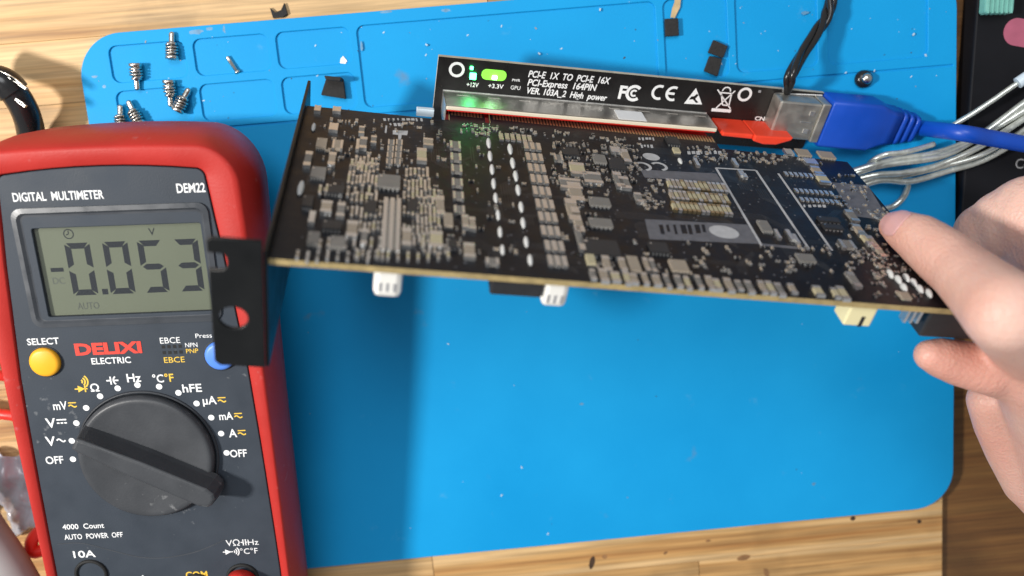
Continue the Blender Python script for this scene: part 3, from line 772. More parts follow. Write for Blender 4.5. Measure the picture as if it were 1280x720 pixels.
mb = MB(); mb.box(sx0 + .3, sx1 - .2, -2.3, 1.0, 0.02, 1.2); mb.build('slot_floor', 'slot_red', R_)
a = rh(771, 134, 6); mb = MB(); mb.prism([(a.x, 3.03), (a.x + 9.4, 3.03), (a.x + 9.4, 3.13), (a.x, 3.13)], 4.0, 10.6); mb.build('sticker', 'print_white', shield)
# red card latch at the end of the slot
mb = MB()
def lq(px, pn, ps, z): return rh(px, (pn + ps) / 2, z * .6).x, rh(px, pn, 0).y, rh(px, ps, z).y
xa, na, sa = lq(897.5, 147, 170, 11.4); xb, nb_, sb_ = lq(936, 150, 174, 11.4); xc, nc, sc_ = lq(985, 153, 176, 12.2)
mb.prism([(xa, sa), (xb - .04, sb_), (xb - .04, nb_), (xa, na)], 0.05, 11.4)
mb.prism([(xb, sb_ - .3), (xb + 4, sb_ - 1.2), (xb + 8.5, sb_ - 1.0), (xc - .6, sc_), (xc, nc), (xb, nb_)], 0.05, 12.2)
mb.build('card_latch', 'latch_red', R_, bevel=.5)
# USB receptacle
ux0, ux1 = rh(977, 128, 7.2).x, rh(1040, 131, 7.2).x
uyN = rh(1000, 128.5, 7.2).y
mb = MB(); mb.box(ux0, ux1 - 3, uyN - 13.2, uyN, .03, 7.2); usb = mb.build('usb_receptacle', 'usb_steel', R_, bevel=.6)
mb = MB()
for q in (rrect(ux1 - 3, ux1, 0, 1, .1),): pass
mb.box(ux1 - 3, ux1, uyN - 13.6, uyN + .4, .03, 7.6); mb.build('receptacle_flange', 'usb_steel', R_, bevel=.4)
for yy in (-3.4, -9.8):
    mb = MB(); mb.box(ux1 - 6.6, ux1 - 4.9, uyN + yy - .8, uyN + yy + .8, 7.19, 7.45); mb.build('spring_tab', 'solder', usb)
mb = MB(); mb.bar((ux1 - 9, uyN - 6.6), (ux1 - 5, uyN - 6.6), .35, 7.19, 7.3); mb.build('seam', 'solder', usb)
mb = MB(); band(mb, [tuple(rh(*q)) for q in ((961, 152), (969, 116.5), (1028, 119))], .35, 0, .06); mb.build('silkscreen_outline', 'print_white', R_)
p = rh(949.5, 114); mb = MB(); mb.box(p.x - .4, p.x + .4, p.y - .4, p.y + .4, 0, .3); mb.build('solder_pad', 'print_grey', R_)
mb = MB(); p = rh(984, 110); mb.lathe([(1.6, -.1), (1.7, .5), (1.0, 1.6), (.3, 2.2)], 12, 0, Matrix.Translation((p.x, p.y - .6, 0))); mb.build('solder_joint', 'solder', R_)
# small pale plastic tab at the left end of the riser
a = rh(521, 136, 4); b = rh(549, 146, 4)
mb = MB(); mb.box(a.x, rx0 - .05, b.y - .2, a.y + .2, 2.6, 4.4); mb.build('plastic_tab', 'pale_plastic', R_, bevel=.2)

# ------------------------------------------------------------------ graphics card
G_ = empty('graphics_card', CARD, 'black graphics card without its cooler, held upright in the riser slot by a hand', 'graphics card')
ch = lambda px, py, h=0.0: CARD.hit(px, py, h)
gx0, gx1 = ch(337, 318).x, ch(1216, 387).x
gyT = ch(725, 352).y; gyB = ch(470, 141).y
tx0, tx1 = ch(562, 150).x, sx1 * .99
poly = [(gx0, gyT), (gx1, gyT), (gx1, gyB), (tx1, gyB), (tx1, -.6), (tx0 + 12.6, -.6), (tx0 + 12.6, gyB + 1), (tx0 + 11, gyB + 1), (tx0 + 11, -.6), (tx0, -.6), (tx0, gyB), (gx0, gyB)]
board(poly, -1.6, 0, 'board', 'pcb_mask', 'pcb_edge', G_)
# gold contact fingers
mb = MB()
k = tx0 + 0.6
while k < tx1 - .5:
    if not (tx0 + 10.4 < k < tx0 + 12.8): mb.box(k, k + .62, -5.0, -.8, 0, .05)
    k += 1.0
o = mb.build('contact_fingers', 'gold', G_); tag(o, kind='stuff')
UNIT = {}
def unit(kind):
    if kind in UNIT: return UNIT[kind]
    mb = MB()
    body, term = {'tan': ('chip_tan', 'solder'), 'beige': ('chip_beige', 'solder'), 'grey': ('chip_grey', 'solder'), 'black': ('chip_black', 'solder'),
                  'tin': ('tin', 'tin'), 'metal': ('solder', 'solder'), 'gold': ('chip_beige', 'gold')}[kind.split('_')[0]]
    if kind.endswith('_ic'):
        mb.box(-.46, .46, -.42, .42, 0.1, 1, 0)
        for k in range(5):
            for y in (-.5, .421): mb.box(-.4 + k * .18, -.32 + k * .18, y, y + .079, 0, .45, 1)
        mb.prism(arc(-.34, .28, .05, 0, 360, 8)[:-1], 1.0, 1.01, 1)
    elif kind.endswith('_dome'):
        mb.lathe([(.5, 0), (.46, .4), (.3, .8), (.08, 1)], 12)
    elif kind.endswith('_v'):
        mb.box(-.46, .46, -.27, .27, 0, 1, 0); mb.box(-.5, .5, -.5, -.271, 0, 1.02, 1); mb.box(-.5, .5, .271, .5, 0, 1.02, 1)
    elif kind.endswith('_s'):
        mb.box(-.25, .25, -.46, .46, 0, 1, 0)
        for x in (-.5, -.12, .26): mb.box(x, x + .24, -.5, .5, 0, 1.03, 1)
    else:
        mb.box(-.27, .27, -.46, .46, 0, 1, 0); mb.box(-.5, -.271, -.5, .5, 0, 1.02, 1); mb.box(.271, .5, -.5, .5, 0, 1.02, 1)
    UNIT[kind] = mb.mesh('component', [body, term]); return UNIT[kind]
BUSY = []
def chip(px, py, w, h, kind='tan', t=0.9, name='component', rot=0.0):
    p = ch(px, py); su = (ch(px + 1, py) - p).length; sv = (ch(px, py + 1) - p).length
    o = bpy.data.objects.new(name, unit(kind)); COL.objects.link(o); o.parent = G_
    o.location = (p.x * S, p.y * S, -0.03 * S); o.scale = (max(.4, w * su), max(.4, h * sv), t)
    o.rotation_euler.z = rot
    BUSY.append((px, py, w / 2 + 1, h / 2 + 1))
    return o
Z3 = lambda x, y: (540 + x / 4, 160 + y / 4)
for q in ((115, 97), (118, 157), (122, 215), (125, 285), (130, 350), (135, 420)): chip(*Z3(*q), 13, 9, 'grey', 1.0, 'capacitor')
for q in ((283, 80), (290, 145), (300, 212), (308, 283), (318, 355), (330, 440), (340, 525), (352, 615)): chip(*Z3(*q), 6, 13, 'tin_dome', 1.3, 'solder_joint')
for q in ((390, 110), (403, 180), (418, 245), (430, 315), (445, 400), (455, 480), (470, 575), (490, 665)): chip(*Z3(*q), 6.5, 13.5, 'tin_dome', 1.3, 'solder_joint')
for i, q in enumerate(((500, 100), (510, 155), (522, 210), (535, 265), (547, 325), (562, 390), (577, 455), (590, 525), (610, 600), (625, 675))): chip(*Z3(*q), 20 + i * .35, 8.5 + i * .45, 'grey_s', .8, 'capacitor')
for q in ((345, 50), (375, 50), (402, 53), (432, 55), (460, 58), (487, 60)): chip(*Z3(*q), 5, 8, 'beige_v', .6, 'resistor')
for q, w, h, kd in (((835, 380), 27, 11, 'grey_ic'), ((840, 485), 30, 11, 'grey_ic'), ((790, 668), 11, 13, 'beige_ic'), ((1030, 360), 8, 11, 'grey_v'), ((870, 690), 9, 18, 'tan_v'), ((950, 695), 8, 16, 'tan_v'),
                    ((1005, 690), 14, 20, 'tan_ic'), ((1068, 695), 6, 16, 'tan_v'), ((1100, 700), 6, 16, 'grey_v'), ((1230, 700), 22, 15, 'tan_ic'), ((690, 130), 20, 10, 'black_ic'), ((835, 165), 16, 11, 'grey_ic'),
                    ((725, 215), 18, 14, 'beige_v'), ((965, 150), 9, 15, 'tan_v'), ((690, 290), 26, 12, 'grey_v'), ((800, 260), 22, 13, 'grey_v'), ((920, 190), 20, 16, 'black_ic'), ((715, 330), 16, 22, 'tan_v'),
                    ((700, 420), 14, 26, 'tan_v'), ((725, 470), 10, 30, 'tan_v'), ((735, 560), 7, 30, 'grey_v'), ((915, 120), 12, 7, 'metal'), ((930, 270), 10, 18, 'grey_v'), ((960, 285), 12, 14, 'grey_v'),
                    ((840, 610), 48, 22, 'black_ic'), ((630, 160), 10, 7, 'grey'), ((200, 490), 8, 15, 'tan_v'), ((40, 400), 10, 24, 'tan_v'), ((80, 470), 12, 18, 'tan_ic'), ((165, 480), 8, 16, 'tan_v'),
                    ((20, 570), 16, 20, 'beige_v'), ((185, 625), 14, 18, 'tan_v'), ((100, 590), 12, 12, 'black_ic'), ((300, 680), 16, 8, 'grey'), ((1130, 610), 24, 14, 'black_ic')): chip(*Z3(*q), w, h, kd, 1.0)
# gold rank of decoupling capacitors behind the main chip
for r in range(3):
    for k in range(13):
        chip(836 + k * 5.7 + r * 3, 232 + k * .45 + r * 14, 4.2, 10.5, random.choice(('gold_v', 'beige_v', 'gold_v', 'tan_v')), .9, 'capacitor')
# left end of the card
for px, py, w, h, kd in ((397, 139, 8, 7, 'metal'), (421, 140, 10, 6, 'metal'), (392, 160, 6, 10, 'tin_dome'), (417, 162, 11, 9, 'metal'), (452, 166, 7, 9, 'grey_v'), (402, 182, 14, 13, 'tan_ic'), (422, 184, 13, 11, 'tan'),
                         (454, 182, 9, 14, 'grey_v'), (447, 184, 4, 13, 'metal_v'), (467, 178, 7, 9, 'grey_v'), (535, 181, 12, 9, 'tan_v'), (527, 197, 12, 16, 'beige_v'), (385, 202, 9, 18, 'grey_v'), (415, 202, 9, 16, 'tan_v'),
                         (398, 219, 20, 15, 'grey_ic'), (486, 230, 30, 18, 'grey_ic'), (376, 236, 9, 20, 'tin_dome'), (408, 262, 14, 14, 'tan_v'), (426, 266, 10, 17, 'grey_v'), (390, 275, 8, 14, 'metal_v'), (392, 301, 16, 17, 'grey_ic'),
                         (422, 306, 20, 16, 'grey_ic'), (489, 283, 22, 66, 'grey_s'), (420, 240, 22, 12, 'black_ic'), (440, 290, 14, 20, 'tan_v'), (455, 300, 8, 20, 'grey_v'), (515, 260, 14, 18, 'black_ic'), (415, 285, 26, 12, 'black_ic'),
                         (463, 262, 16, 18, 'black_ic'), (385, 255, 14, 16, 'black_ic'), (508, 300, 12, 22, 'tan_v')): chip(px, py, w, h, kd, 1.1)
for px in (489, 500):
    for k in range(4): chip(px + (4 if px < 495 else 3) - 4 - k * .8, 180 + k * 8, 8, 6.5, 'grey', .7, 'resistor')
for y0, x0, x1, n in ((212, 438, 472, 8), (226, 436, 470, 8), (250, 440, 470, 6), (219, 508, 534, 6), (233, 506, 536, 7), (255, 524, 546, 5), (278, 522, 548, 6), (300, 524, 550, 6), (314, 530, 556, 5), (320, 445, 478, 5), (205, 440, 470, 7), (240, 400, 470, 9), (268, 440, 475, 7), (286, 450, 478, 6), (245, 505, 548, 9), (266, 505, 548, 9), (290, 505, 550, 9), (306, 400, 560, 16), (322, 372, 560, 16)):
    for k in range(n): chip(x0 + (x1 - x0) * k / (n - 1), y0 + random.uniform(-2, 2), 3.4, random.uniform(9, 14), random.choice(('tan_v', 'grey_v', 'beige_v', 'metal_v')), .8, 'resistor')
# lower edge and right part
for px in list(range(742, 1000, 13)) + [1020, 1050, 1042]:
    chip(px + random.uniform(-3, 3), 318 + (px - 340) * .0715 + random.uniform(-1, 1) + 0, random.uniform(6, 11), random.uniform(11, 17), random.choice(('tan_v', 'grey_v', 'beige_v')), .9)
for px, py in ((1112, 344), (1122, 351), (1129, 361), (1132, 349), (1141, 355), (1149, 363), (1160, 368)): chip(px, py, 6, 9, 'tin_dome', 1.4, 'solder_joint')
for px, py, w, h, kd in ((971, 295, 4, 10, 'metal_v'), (986, 296, 5, 11, 'metal_v'), (994, 301, 4, 10, 'metal_v'), (955, 285, 13, 14, 'grey_ic'), (926, 219, 6, 6, 'metal'), (930, 222, 5, 5, 'metal'), (1058, 308, 16, 9, 'grey'),
                         (1090, 306, 8, 15, 'tan_v'), (1081, 300, 8, 15, 'beige_v'), (1098, 316, 7, 13, 'tan_v'), (1073, 290, 9, 12, 'tan_v'), (1064, 272, 9, 12, 'grey_v'), (1035, 277, 26, 6, 'black_ic'), (1040, 286, 24, 6, 'black_ic'),
                         (1028, 226, 12, 9, 'beige_v'), (1020, 215, 10, 8, 'tan_v'), (1032, 196, 18, 8, 'tan_ic'), (1003, 193, 16, 8, 'tan_ic'), (985, 192, 9, 6, 'metal'), (1012, 204, 14, 6, 'metal'), (845, 190, 8, 6, 'beige_ic'),
                         (840, 178, 16, 10, 'black_ic'), (850, 202, 5, 7, 'tin_dome'), (870, 205, 4, 9, 'metal_v'), (918, 205, 4, 8, 'metal_v'), (1130, 372, 12, 8, 'tan_ic'), (1006, 325, 22, 10, 'grey_ic'), (1066, 352, 9, 16, 'grey_v')): chip(px, py, w, h, kd, .9)
for y0 in (218, 239, 250): 
    for k in range(8): chip(982 + (y0 - 218) * .62 + k * 6.2, y0 + k * .5, 3.5, 4, 'metal', .5, 'resistor')
# silkscreen
def sline(p0, p1, w, m='silk', name='silkscreen_line', z=.05):
    mb = MB(); mb.bar(ch(*p0), ch(*p1), w, 0, z); return mb.build(name, m, G_)
sline((895, 210), (952, 307), .75); sline((945, 213), (1011, 311), .75); sline((973, 217), (1040, 313), .7); sline((895, 210), (945, 213), .6); sline((952, 306), (1010, 311), 1.2, 'silk_grey')
def spoly(pts, m, name='silkscreen_patch', z=.04):
    mb = MB(); mb.prism([tuple(ch(*q)) for q in pts], 0, z); return mb.build(name, m, G_)
spoly(((806, 274), (935, 281), (953, 305), (812, 299)), 'silk_grey', 'label')
spoly(((800, 212), (895, 217), (903, 228), (806, 222)), 'silk_grey', 'label')
spoly(((1040, 228), (1085, 232), (1112, 276), (1066, 270)), 'silk_grey', 'copper_patch')
def marks(px, py, wpx, hpx, n, m, z=.05):
    mb = MB()
    for k in range(n):
        x = px + wpx * (k + .15) / n; w = wpx / n * random.uniform(.35, .8); h = hpx * random.uniform(.6, 1)
        mb.prism([tuple(ch(*q)) for q in ((x, py), (x + w, py), (x + w + h * .25, py + h), (x + h * .25, py + h))], 0, z)
    return mb.build('illegible_marks', m, G_)
marks(822, 281, 62, 13, 7, 'pcb_mask', .06)
def oval(px, py, rx, ry, m):
    p = ch(px, py); mb = MB(); mb.prism([(p.x + rx * math.cos(a * .2618), p.y + ry * math.sin(a * .2618)) for a in range(24)], 0, .05); return mb.build('logo_oval', m, G_)
oval(814, 196, 2.7, 2.3, 'silk'); oval(905, 290, 4.2, 3.2, 'silk'); 
for px in (804, 824):
    p = ch(px, 208); mb = MB(); band(mb, arc(p.x, p.y, 2.2, -80, 150, 12), .9, 0, .05); mb.build('logo_arc', 'silk', G_)
for px, py, w, h, n in ((797, 172, 22, 4, 5), (800, 181, 16, 4, 4), (478, 148, 52, 4, 9), (486, 154, 20, 4, 4), (858, 189, 44, 5, 8), (1003, 256, 30, 4, 5)): marks(px, py, w, h, n, 'silk')
spoly(((491, 163), (510, 163.5), (509, 169), (491, 168)), 'silk'); spoly(((498, 168.5), (502, 168.5), (501, 177), (497.5, 177)), 'silk'); sline((483, 157), (482, 166), .5)
for px in (486.5, 497.5): sline((px + 2, 176), (px, 209), .35)
# the small fry, too fine to pick apart
mb = MB()
REG = ((575, 1040, 160, 172, 210), (690, 800, 178, 235, 150), (800, 830, 225, 262, 30), (700, 760, 240, 300, 30), (860, 1040, 180, 205, 120), (1000, 1085, 218, 262, 50), (1060, 1110, 262, 325, 60), (740, 1120, 300, 345, 120), (400, 555, 150, 300, 170),
       (555, 735, 170, 320, 50), (1090, 1180, 330, 372, 40))
for x0, x1, y0, y1, n in REG:
    for i in range(n):
        px, py = random.uniform(x0, x1), random.uniform(y0, y1)
        if y0 == 160: py += (px - 575) * .043 - 4
        if any(abs(px - bx) < bw and abs(py - by) < bh for bx, by, bw, bh in BUSY): continue
        if 900 < px < 1035 and 212 < py < 308: continue
        p = ch(px, py)
        if not (gx0 + 2 < p.x < gx1 - 1 and gyT + 2 < p.y < gyB - .5): continue
        w, h = random.choice(((.5, 1.0), (1.0, .5), (.8, 1.6), (.5, 1.1), (.35, 1.4), (1.2, .7)))
        mi = random.choice((0, 0, 1, 2)); z1 = random.uniform(.35, .6)
        mb.box(p.x - w / 2, p.x + w / 2, p.y - h / 2, p.y + h / 2, 0, z1, mi)
        if w > h: mb.box(p.x - w / 2 - .15, p.x - w / 2 + .1, p.y - h / 2 - .02, p.y + h / 2 + .02, 0, z1 + .03, 3); mb.box(p.x + w / 2 - .1, p.x + w / 2 + .15, p.y - h / 2 - .02, p.y + h / 2 + .02, 0, z1 + .03, 3)
        else: mb.box(p.x - w / 2 - .02, p.x + w / 2 + .02, p.y - h / 2 - .15, p.y - h / 2 + .1, 0, z1 + .03, 3); mb.box(p.x - w / 2 - .02, p.x + w / 2 + .02, p.y + h / 2 - .1, p.y + h / 2 + .15, 0, z1 + .03, 3)
o = mb.build('small_components', ['chip_tan', 'chip_grey', 'chip_black', 'solder'], G_); tag(o, kind='stuff')
mb = MB()
for i in range(70):
    x, y = random.uniform(gx0 + 4, gx1 - 20), random.uniform(gyT + 4, gyB - 4); n = random.randint(2, 6); l1 = random.uniform(5, 16); l2 = random.uniform(3, 12); up = random.choice((-1, 1)); hz = random.random() < .5
    for k in range(n):
        o_ = k * .7
        P = [(x, y + o_), (x + l1, y + o_), (x + l1 + l2 * .5, y + o_ + up * l2 * .5)] if hz else [(x + o_, y), (x + o_, y + up * l1 * .6), (x + o_ + l2 * .4, y + up * (l1 * .6 + l2 * .4))]
        if all(gx0 + 1 < q[0] < gx1 - 1 and gyT + 1 < q[1] < gyB - 1 for q in P): band(mb, P, .28, 0.002, .022)
o = mb.build('copper_traces', 'trace', G_); tag(o, kind='stuff')
# via dots
mb = MB()
for i in range(420):
    x, y = random.uniform(gx0 + 3, gx1 - 3), random.uniform(gyT + 2, gyB - 2)
    mb.prism(arc(x, y, random.choice((.2, .25, .3)), 0, 360, 6)[:-1], 0, .03)
o = mb.build('via_dots', 'silk_grey', G_); tag(o, kind='stuff')
# bracket with its bent tab
bx = gx0 - .1
mb = MB(); mb.prism([(2.6, 3.2), (-31, 3.2), (-31, gyT - 1.0), (2.6, gyT - 1.0)], 0, .9)
br = mb.mesh('bracket', ['bracket_black']); br.transform(Matrix(((0, 0, 1, (bx - .9) * S), (0, 1, 0, 0), (1, 0, 0, 0), (0, 0, 0, 1))))
br_o = obj('bracket', br, G_, bevel=.2)
tab = curve_mesh('bracket_tab', [(bx - 11.2, -30.6), (bx - .95, -30.6), (bx - .95, 5.6), (bx - 11.6, 5.6), (bx - 12.4, 4.8), (bx - 12.4, 1.7), (bx - 9.2, 1.5), (bx - 8.4, .4), (bx - 8.4, -1.6), (bx - 9.2, -2.7), (bx - 12.4, -2.9), (bx - 12.4, -29.4)], [list(reversed(arc(bx - 7.6, -16.0, 3.2, 0, 360, 20)[:-1]))], 0, .9, 'bracket_black')
tab.transform(Matrix(((1, 0, 0, 0), (0, 0, 1, (gyT - 1.9) * S), (0, 1, 0, 0), (0, 0, 0, 1))))
obj('bracket_tab', tab, G_)
# connectors on the far side, along the upper edge
def conn(px, w, d, dv, m, name, y_in=1.0, bev=.5, py=350):
    x = ch(px, py, -5).x; mb = MB(); mb.box(x - w / 2, x + w / 2, gyT + y_in, gyT + y_in + dv, -1.62 - d, -1.62); return mb.build(name, m, G_, bevel=bev)
conn(485, 6.6, 8.0, 6, 'connector_white', 'fan_header', bev=1.4); conn(691, 6.2, 7.4, 6, 'connector_white', 'fan_header', bev=1.4)
for px in (485, 691):
    x = ch(px, 350, -5).x
    for k in (-1, 0, 1): mb = MB(); mb.box(x + k * 1.6 - .35, x + k * 1.6 + .35, gyT + .94, gyT + 1.5, -7.6, -5.2); mb.build('header_slot', 'print_grey', G_)
conn(643, 12.4, 4.8, 8, 'connector_black', 'choke')
cc = conn(1069, 7.4, 6.5, 6, 'connector_cream', 'cream_header', bev=.4, py=385)
x = ch(1069, 385, -5).x; mb = MB(); mb.box(x + .3, x + 1.3, gyT + .9, gyT + 3.5, -8.2, -5.0); mb.build('header_slot', 'connector_black', cc)
pw = conn(1186, 15.5, 8.5, 12, 'connector_black', 'power_connector', py=395)
mb = MB()
for k in range(3):
    xx = ch(1128, 385, -3).x + k * 1.7; mb = MB(); mb.box(xx, xx + .7, gyT + .5, gyT + 3, -5.6, -1.6); mb.build('connector_pin', 'solder', G_)

# ------------------------------------------------------------------ USB cable
U_ = empty('usb_cable', Frame(RISER.world(ux1, uyN - 6.6, 3.6), RISER.x, RISER.y, RISER.z), 'blue USB cable plugged into the end of the riser board', 'cable')
ULOC = Frame(RISER.world(ux1, uyN - 6.6, 3.6), RISER.x, RISER.y, RISER.z)
mb = MB()
def urect(x, hw, hh, r=1.2, dz=0, dy=0): return [Vector((x, dy + y, dz + z)) for y, z in rrect(-hw, hw, -hh, hh, min(r, hh * .9), 4)]
mb.rings([urect(.2, 7.9, 4.2), urect(.6, 8.4, 4.6), urect(18.5, 8.5, 4.7), urect(21.5, 7.6, 4.5, 2), urect(24, 6.6, 4.2, 2), urect(27.5, 6.3, 4.1, 2)])
mb.build('plug_body', 'usb_blue', U_)
for k in range(3):
    mb = MB(); x = 28.4 + k * 2.9; hw = 5.9 - k * .55; mb.rings([urect(x, hw - .6, 3.6 - k * .2, 2), urect(x + .3, hw, 4.0 - k * .25, 2), urect(x + 1.6, hw - .1, 3.9 - k * .25, 2), urect(x + 1.9, hw - .7, 3.4 - k * .2, 2)]); mb.build('strain_relief_rib', 'usb_blue', U_)
end = [ULOC.local(at(px, py, z)) for px, py, z in ((1200, 166, 19), (1240, 173, 18), (1285, 181, 17), (1340, 192, 16), (1420, 205, 12))]
mb = MB(); mb.tube(catmull([Vector((25, 0, 0)), Vector((33, 0, 0)), Vector((39, 0, 0))] + end, 8), 2.75, 16); mb.build('cable', 'usb_blue', U_)

# ------------------------------------------------------------------ loose things on the mat and table
def path_obj(name, pts, rad, m, label, cat, group=None, seg=12, n=8):
    P = catmull(pts, n); base = P[0].copy(); mb = MB()
    if isinstance(rad, list):
        k = len(P); rad = [rad[min(len(rad) - 1, int(i / (k - 1) * (len(rad) - 1)))] for i in range(k)]
    mb.tube([p - base for p in P], rad, seg); o = mb.build(name, m); o.location = base * S
    return tag(o, label, cat, group)
# twisted black wires from the riser
w0 = RISER.world(rh(984, 108).x, ryN - .6, 1.2)
W_ = empty('black_wire_bundle', Frame(w0, (1, 0, 0), (0, 1, 0), (0, 0, 1)), 'twisted pair of thin black wires soldered to the back edge of the riser', 'wire')
cen = catmull([w0, at(990, 92, 17), at(1003, 66, 12), at(1020, 42, 8), at(1032, 22, 6), at(1038, 4, 5), at(1040, -40, 4)], 14)
for s_ in (0, 1, 2):
    pts = []
    for i, p in enumerate(cen):
        t = (cen[min(i + 1, len(cen) - 1)] - cen[max(i - 1, 0)]).normalized(); x = t.cross(Vector((0, 0, 1))).normalized(); y = x.cross(t)
        a = i * .085 + .4 * math.sin(i * .11) + s_ * 2.094; k = min(1, i / 10) * 1.1
        pts.append(p + x * math.cos(a) * k + y * math.sin(a) * k - w0)
    mb = MB(); mb.tube(pts, 1.15, 10); mb.build('wire', 'wire_black', W_)
# clear grey cable bundle
GR = 'grey see-through wire in the flat bundle passing under the blue cable'
strands = [((1042, 240, 3), (1092, 222, 5), (1130, 219, 6), (1180, 210, 7), (1230, 190, 8), (1290, 150, 10), (1350, 110, 12)),
           ((1038, 234, 3), (1088, 216, 5), (1128, 212, 6), (1178, 203, 7), (1228, 182, 8), (1290, 143, 10), (1350, 104, 12)),
           ((1036, 228, 3), (1086, 210, 5), (1126, 205, 6), (1174, 196, 7), (1224, 175, 8), (1290, 134, 10), (1350, 97, 12)),
           ((1040, 222, 3), (1090, 204, 5), (1124, 199, 6), (1168, 190, 7), (1218, 169, 8), (1290, 126, 10), (1350, 88, 12)),
           ((1046, 246, 3), (1096, 228, 4), (1136, 225, 5), (1184, 216, 6), (1234, 197, 7), (1290, 158, 9), (1350, 118, 11))]
for i, st in enumerate(strands):
    jit = [(px + random.uniform(-5, 5), py + random.uniform(-4.5, 4.5) * (0 if k < 1 else 1), z + random.uniform(-.5, 2.5)) for k, (px, py, z) in enumerate(st)]
    path_obj('grey_wire', [at(*p) for p in jit], random.choice((.8, .95, 1.1, 1.2)), 'wire_clear', GR, 'wire', 'grey wires under the blue cable', 10)
path_obj('looped_grey_wire', [at(1082, 210, 4), at(1092, 200, 7), at(1108, 193, 9), at(1126, 191, 9), at(1148, 186, 8), at(1168, 180, 8)], .95, 'wire_clear', 'short grey wire arching over the bundle beside the blue plug', 'wire', None, 10)
path_obj('curled_grey_wire', [at(1136, 222, 5), at(1134, 236, 3), at(1128, 248, 2), at(1116, 258, 1.5), at(1100, 262, 1.5)], 1.1, 'wire_clear', 'grey wire curling down from the bundle towards the thumb', 'wire', None, 10)
path_obj('thin_grey_wire', [at(1170, 168, 5), at(1206, 148, 8), at(1240, 126, 10), at(1272, 104, 12), at(1320, 76, 14)], .9, 'wire_clear', 'single grey wire with a pale sleeve crossing the black box', 'wire', None, 10)
o = path_obj('wire_sleeve', [at(1272, 104, 12.4), at(1284, 96, 13), at(1310, 80, 14)], 2.0, 'pale_plastic', 'pale plastic sleeve on the single wire over the black box', 'sleeve', None, 12)

# spring screws
def screw_proto():
    mb = MB(); mb.lathe([(2.1, 0), (2.2, .4), (2.15, 1.0), (1.6, 1.35), (1.25, 1.4), (1.2, 2.0), (1.2, 4.6), (1.7, 4.7), (1.75, 5.3), (1.15, 5.45), (.95, 6.0), (1.1, 6.3), (.9, 6.6), (1.1, 6.9), (.9, 7.2), (1.1, 7.5), (.9, 7.8), (1.05, 8.1), (.8, 8.6), (.5, 8.9)], 16)
    body = mb.mesh('screw_body', ['screw_steel'])
    mb = MB(); mb.tube([(1.95 * math.cos(a * .5), 1.95 * math.sin(a * .5), 1.55 + a * .5 / 6.283 * .95) for a in range(42)], .33, 6); spring = mb.mesh('spring', ['screw_steel'])
    mb = MB(); mb.box(-1.3, 1.3, -.22, .22, -.06, .3); mb.box(-.22, .22, -1.3, 1.3, -.05, .3); rec = mb.mesh('drive_recess', ['black_hole'])
    return body, spring, rec
SP = screw_proto()
def screw(head, tip, z, label, group='spring screws lying in the mat compartments'):
    a, b = at(*head, z), at(*tip, z); d = (b - a); d.z = -.6; d.normalize(); q = d.to_track_quat('Z', 'Y').to_matrix()
    f = Frame(a, q.col[0], q.col[1], q.col[2]); r = empty('spring_screw', f, label, 'screw', group)
    for nm, me in zip(('screw_body', 'spring', 'drive_recess'), SP): obj(nm, me, r)
screw((215, 74), (214, 41), 1.4, 'steel spring screw standing tip towards the wood in the corner compartment, beside the small pin')
screw((169, 79), (171, 111), 1.4, 'steel spring screw lying alone in the corner compartment of the mat, head towards the wood')
screw((211, 100), (213, 133), 1.5, 'straight steel spring screw of the touching pair, head towards the wood')
screw((221, 139), (236, 110), 2.2, 'steel spring screw of the touching pair, lying aslant against its neighbour')
screw((151, 164), (149.5, 136), 1.4, 'shorter-looking steel spring screw half hidden by the multimeter, next to the mat edge')
screw((175, 156), (160, 127), 1.4, 'slanting steel spring screw half hidden by the multimeter')
a, b = at(284, 71, -.2), at(297, 90, -.2); d = (b - a).normalized(); q = d.to_track_quat('Z', 'Y').to_matrix()
mb = MB(); mb.lathe([(.7, 0), (.75, .3), (.75, 5.4), (1.0, 5.5), (1.1, 6.2), (.6, 6.4)], 14); o = mb.build('small_pin', 'screw_steel'); o.matrix_world = Frame(a, q.col[0], q.col[1], q.col[2]).matrix()
tag(o, 'small plain steel pin lying in its own mat compartment', 'pin')
# round-headed black screw
p = at(1078, 99, 0); r = empty('round_head_screw', Frame((p.x, p.y, 0), (1, 0, 0), (0, 1, 0), (0, 0, 1)), 'round dark screw head standing on the mat behind the blue plug', 'screw')
mb = MB(); mb.lathe([(2.9, 0), (3.1, .6), (3.0, 1.6), (2.3, 2.4), (1.2, 2.8), (.01, 2.9)], 24); mb.build('screw_head', 'wire_black', r)
mb = MB(); mb.lathe([(1.7, 2.3), (1.9, 2.9), (1.4, 3.6), (.01, 3.9)], 16, 0, Matrix.Translation((.35, 0, 0))); mb.build('screw_tip', 'screw_steel', r)
# foam pads
def pad(pts, h, label, z=0.0, m='foam_black', name='foam_pad', cat='pad', bev=.3, group=None):
    P = [at(*q, z) for q in pts]; c = sum(P, Vector()) / len(P); mb = MB(); mb.prism([(p.x - c.x, p.y - c.y) for p in P], 0, h); o = mb.build(name, m, None, bev); o.location = Vector((c.x, c.y, z)) * S
    return tag(o, label, cat, group)
pad(((830, 24), (847, 23), (848, 45), (831, 46)), 1.2, 'square black foam pad at the end of the tan tape strip', 0.02)
pad(((891, 50), (909, 58), (903, 73), (884, 66)), 1.2, 'black foam pad of a touching pair, the one farther from the riser', .02)
pad(((886, 70), (902, 74), (896, 96), (879, 89)), 1.2, 'black foam pad of a touching pair, the one nearer the riser', .02)
pad(((841, 22), (843, 23), (850, 9), (852, -14), (844, -14), (843, 3), (840, 11), (838, 22)), .15, 'narrow strip of tan tape sticking out from a foam pad', .05, 'tape_tan', 'tape_strip', 'tape', 0)
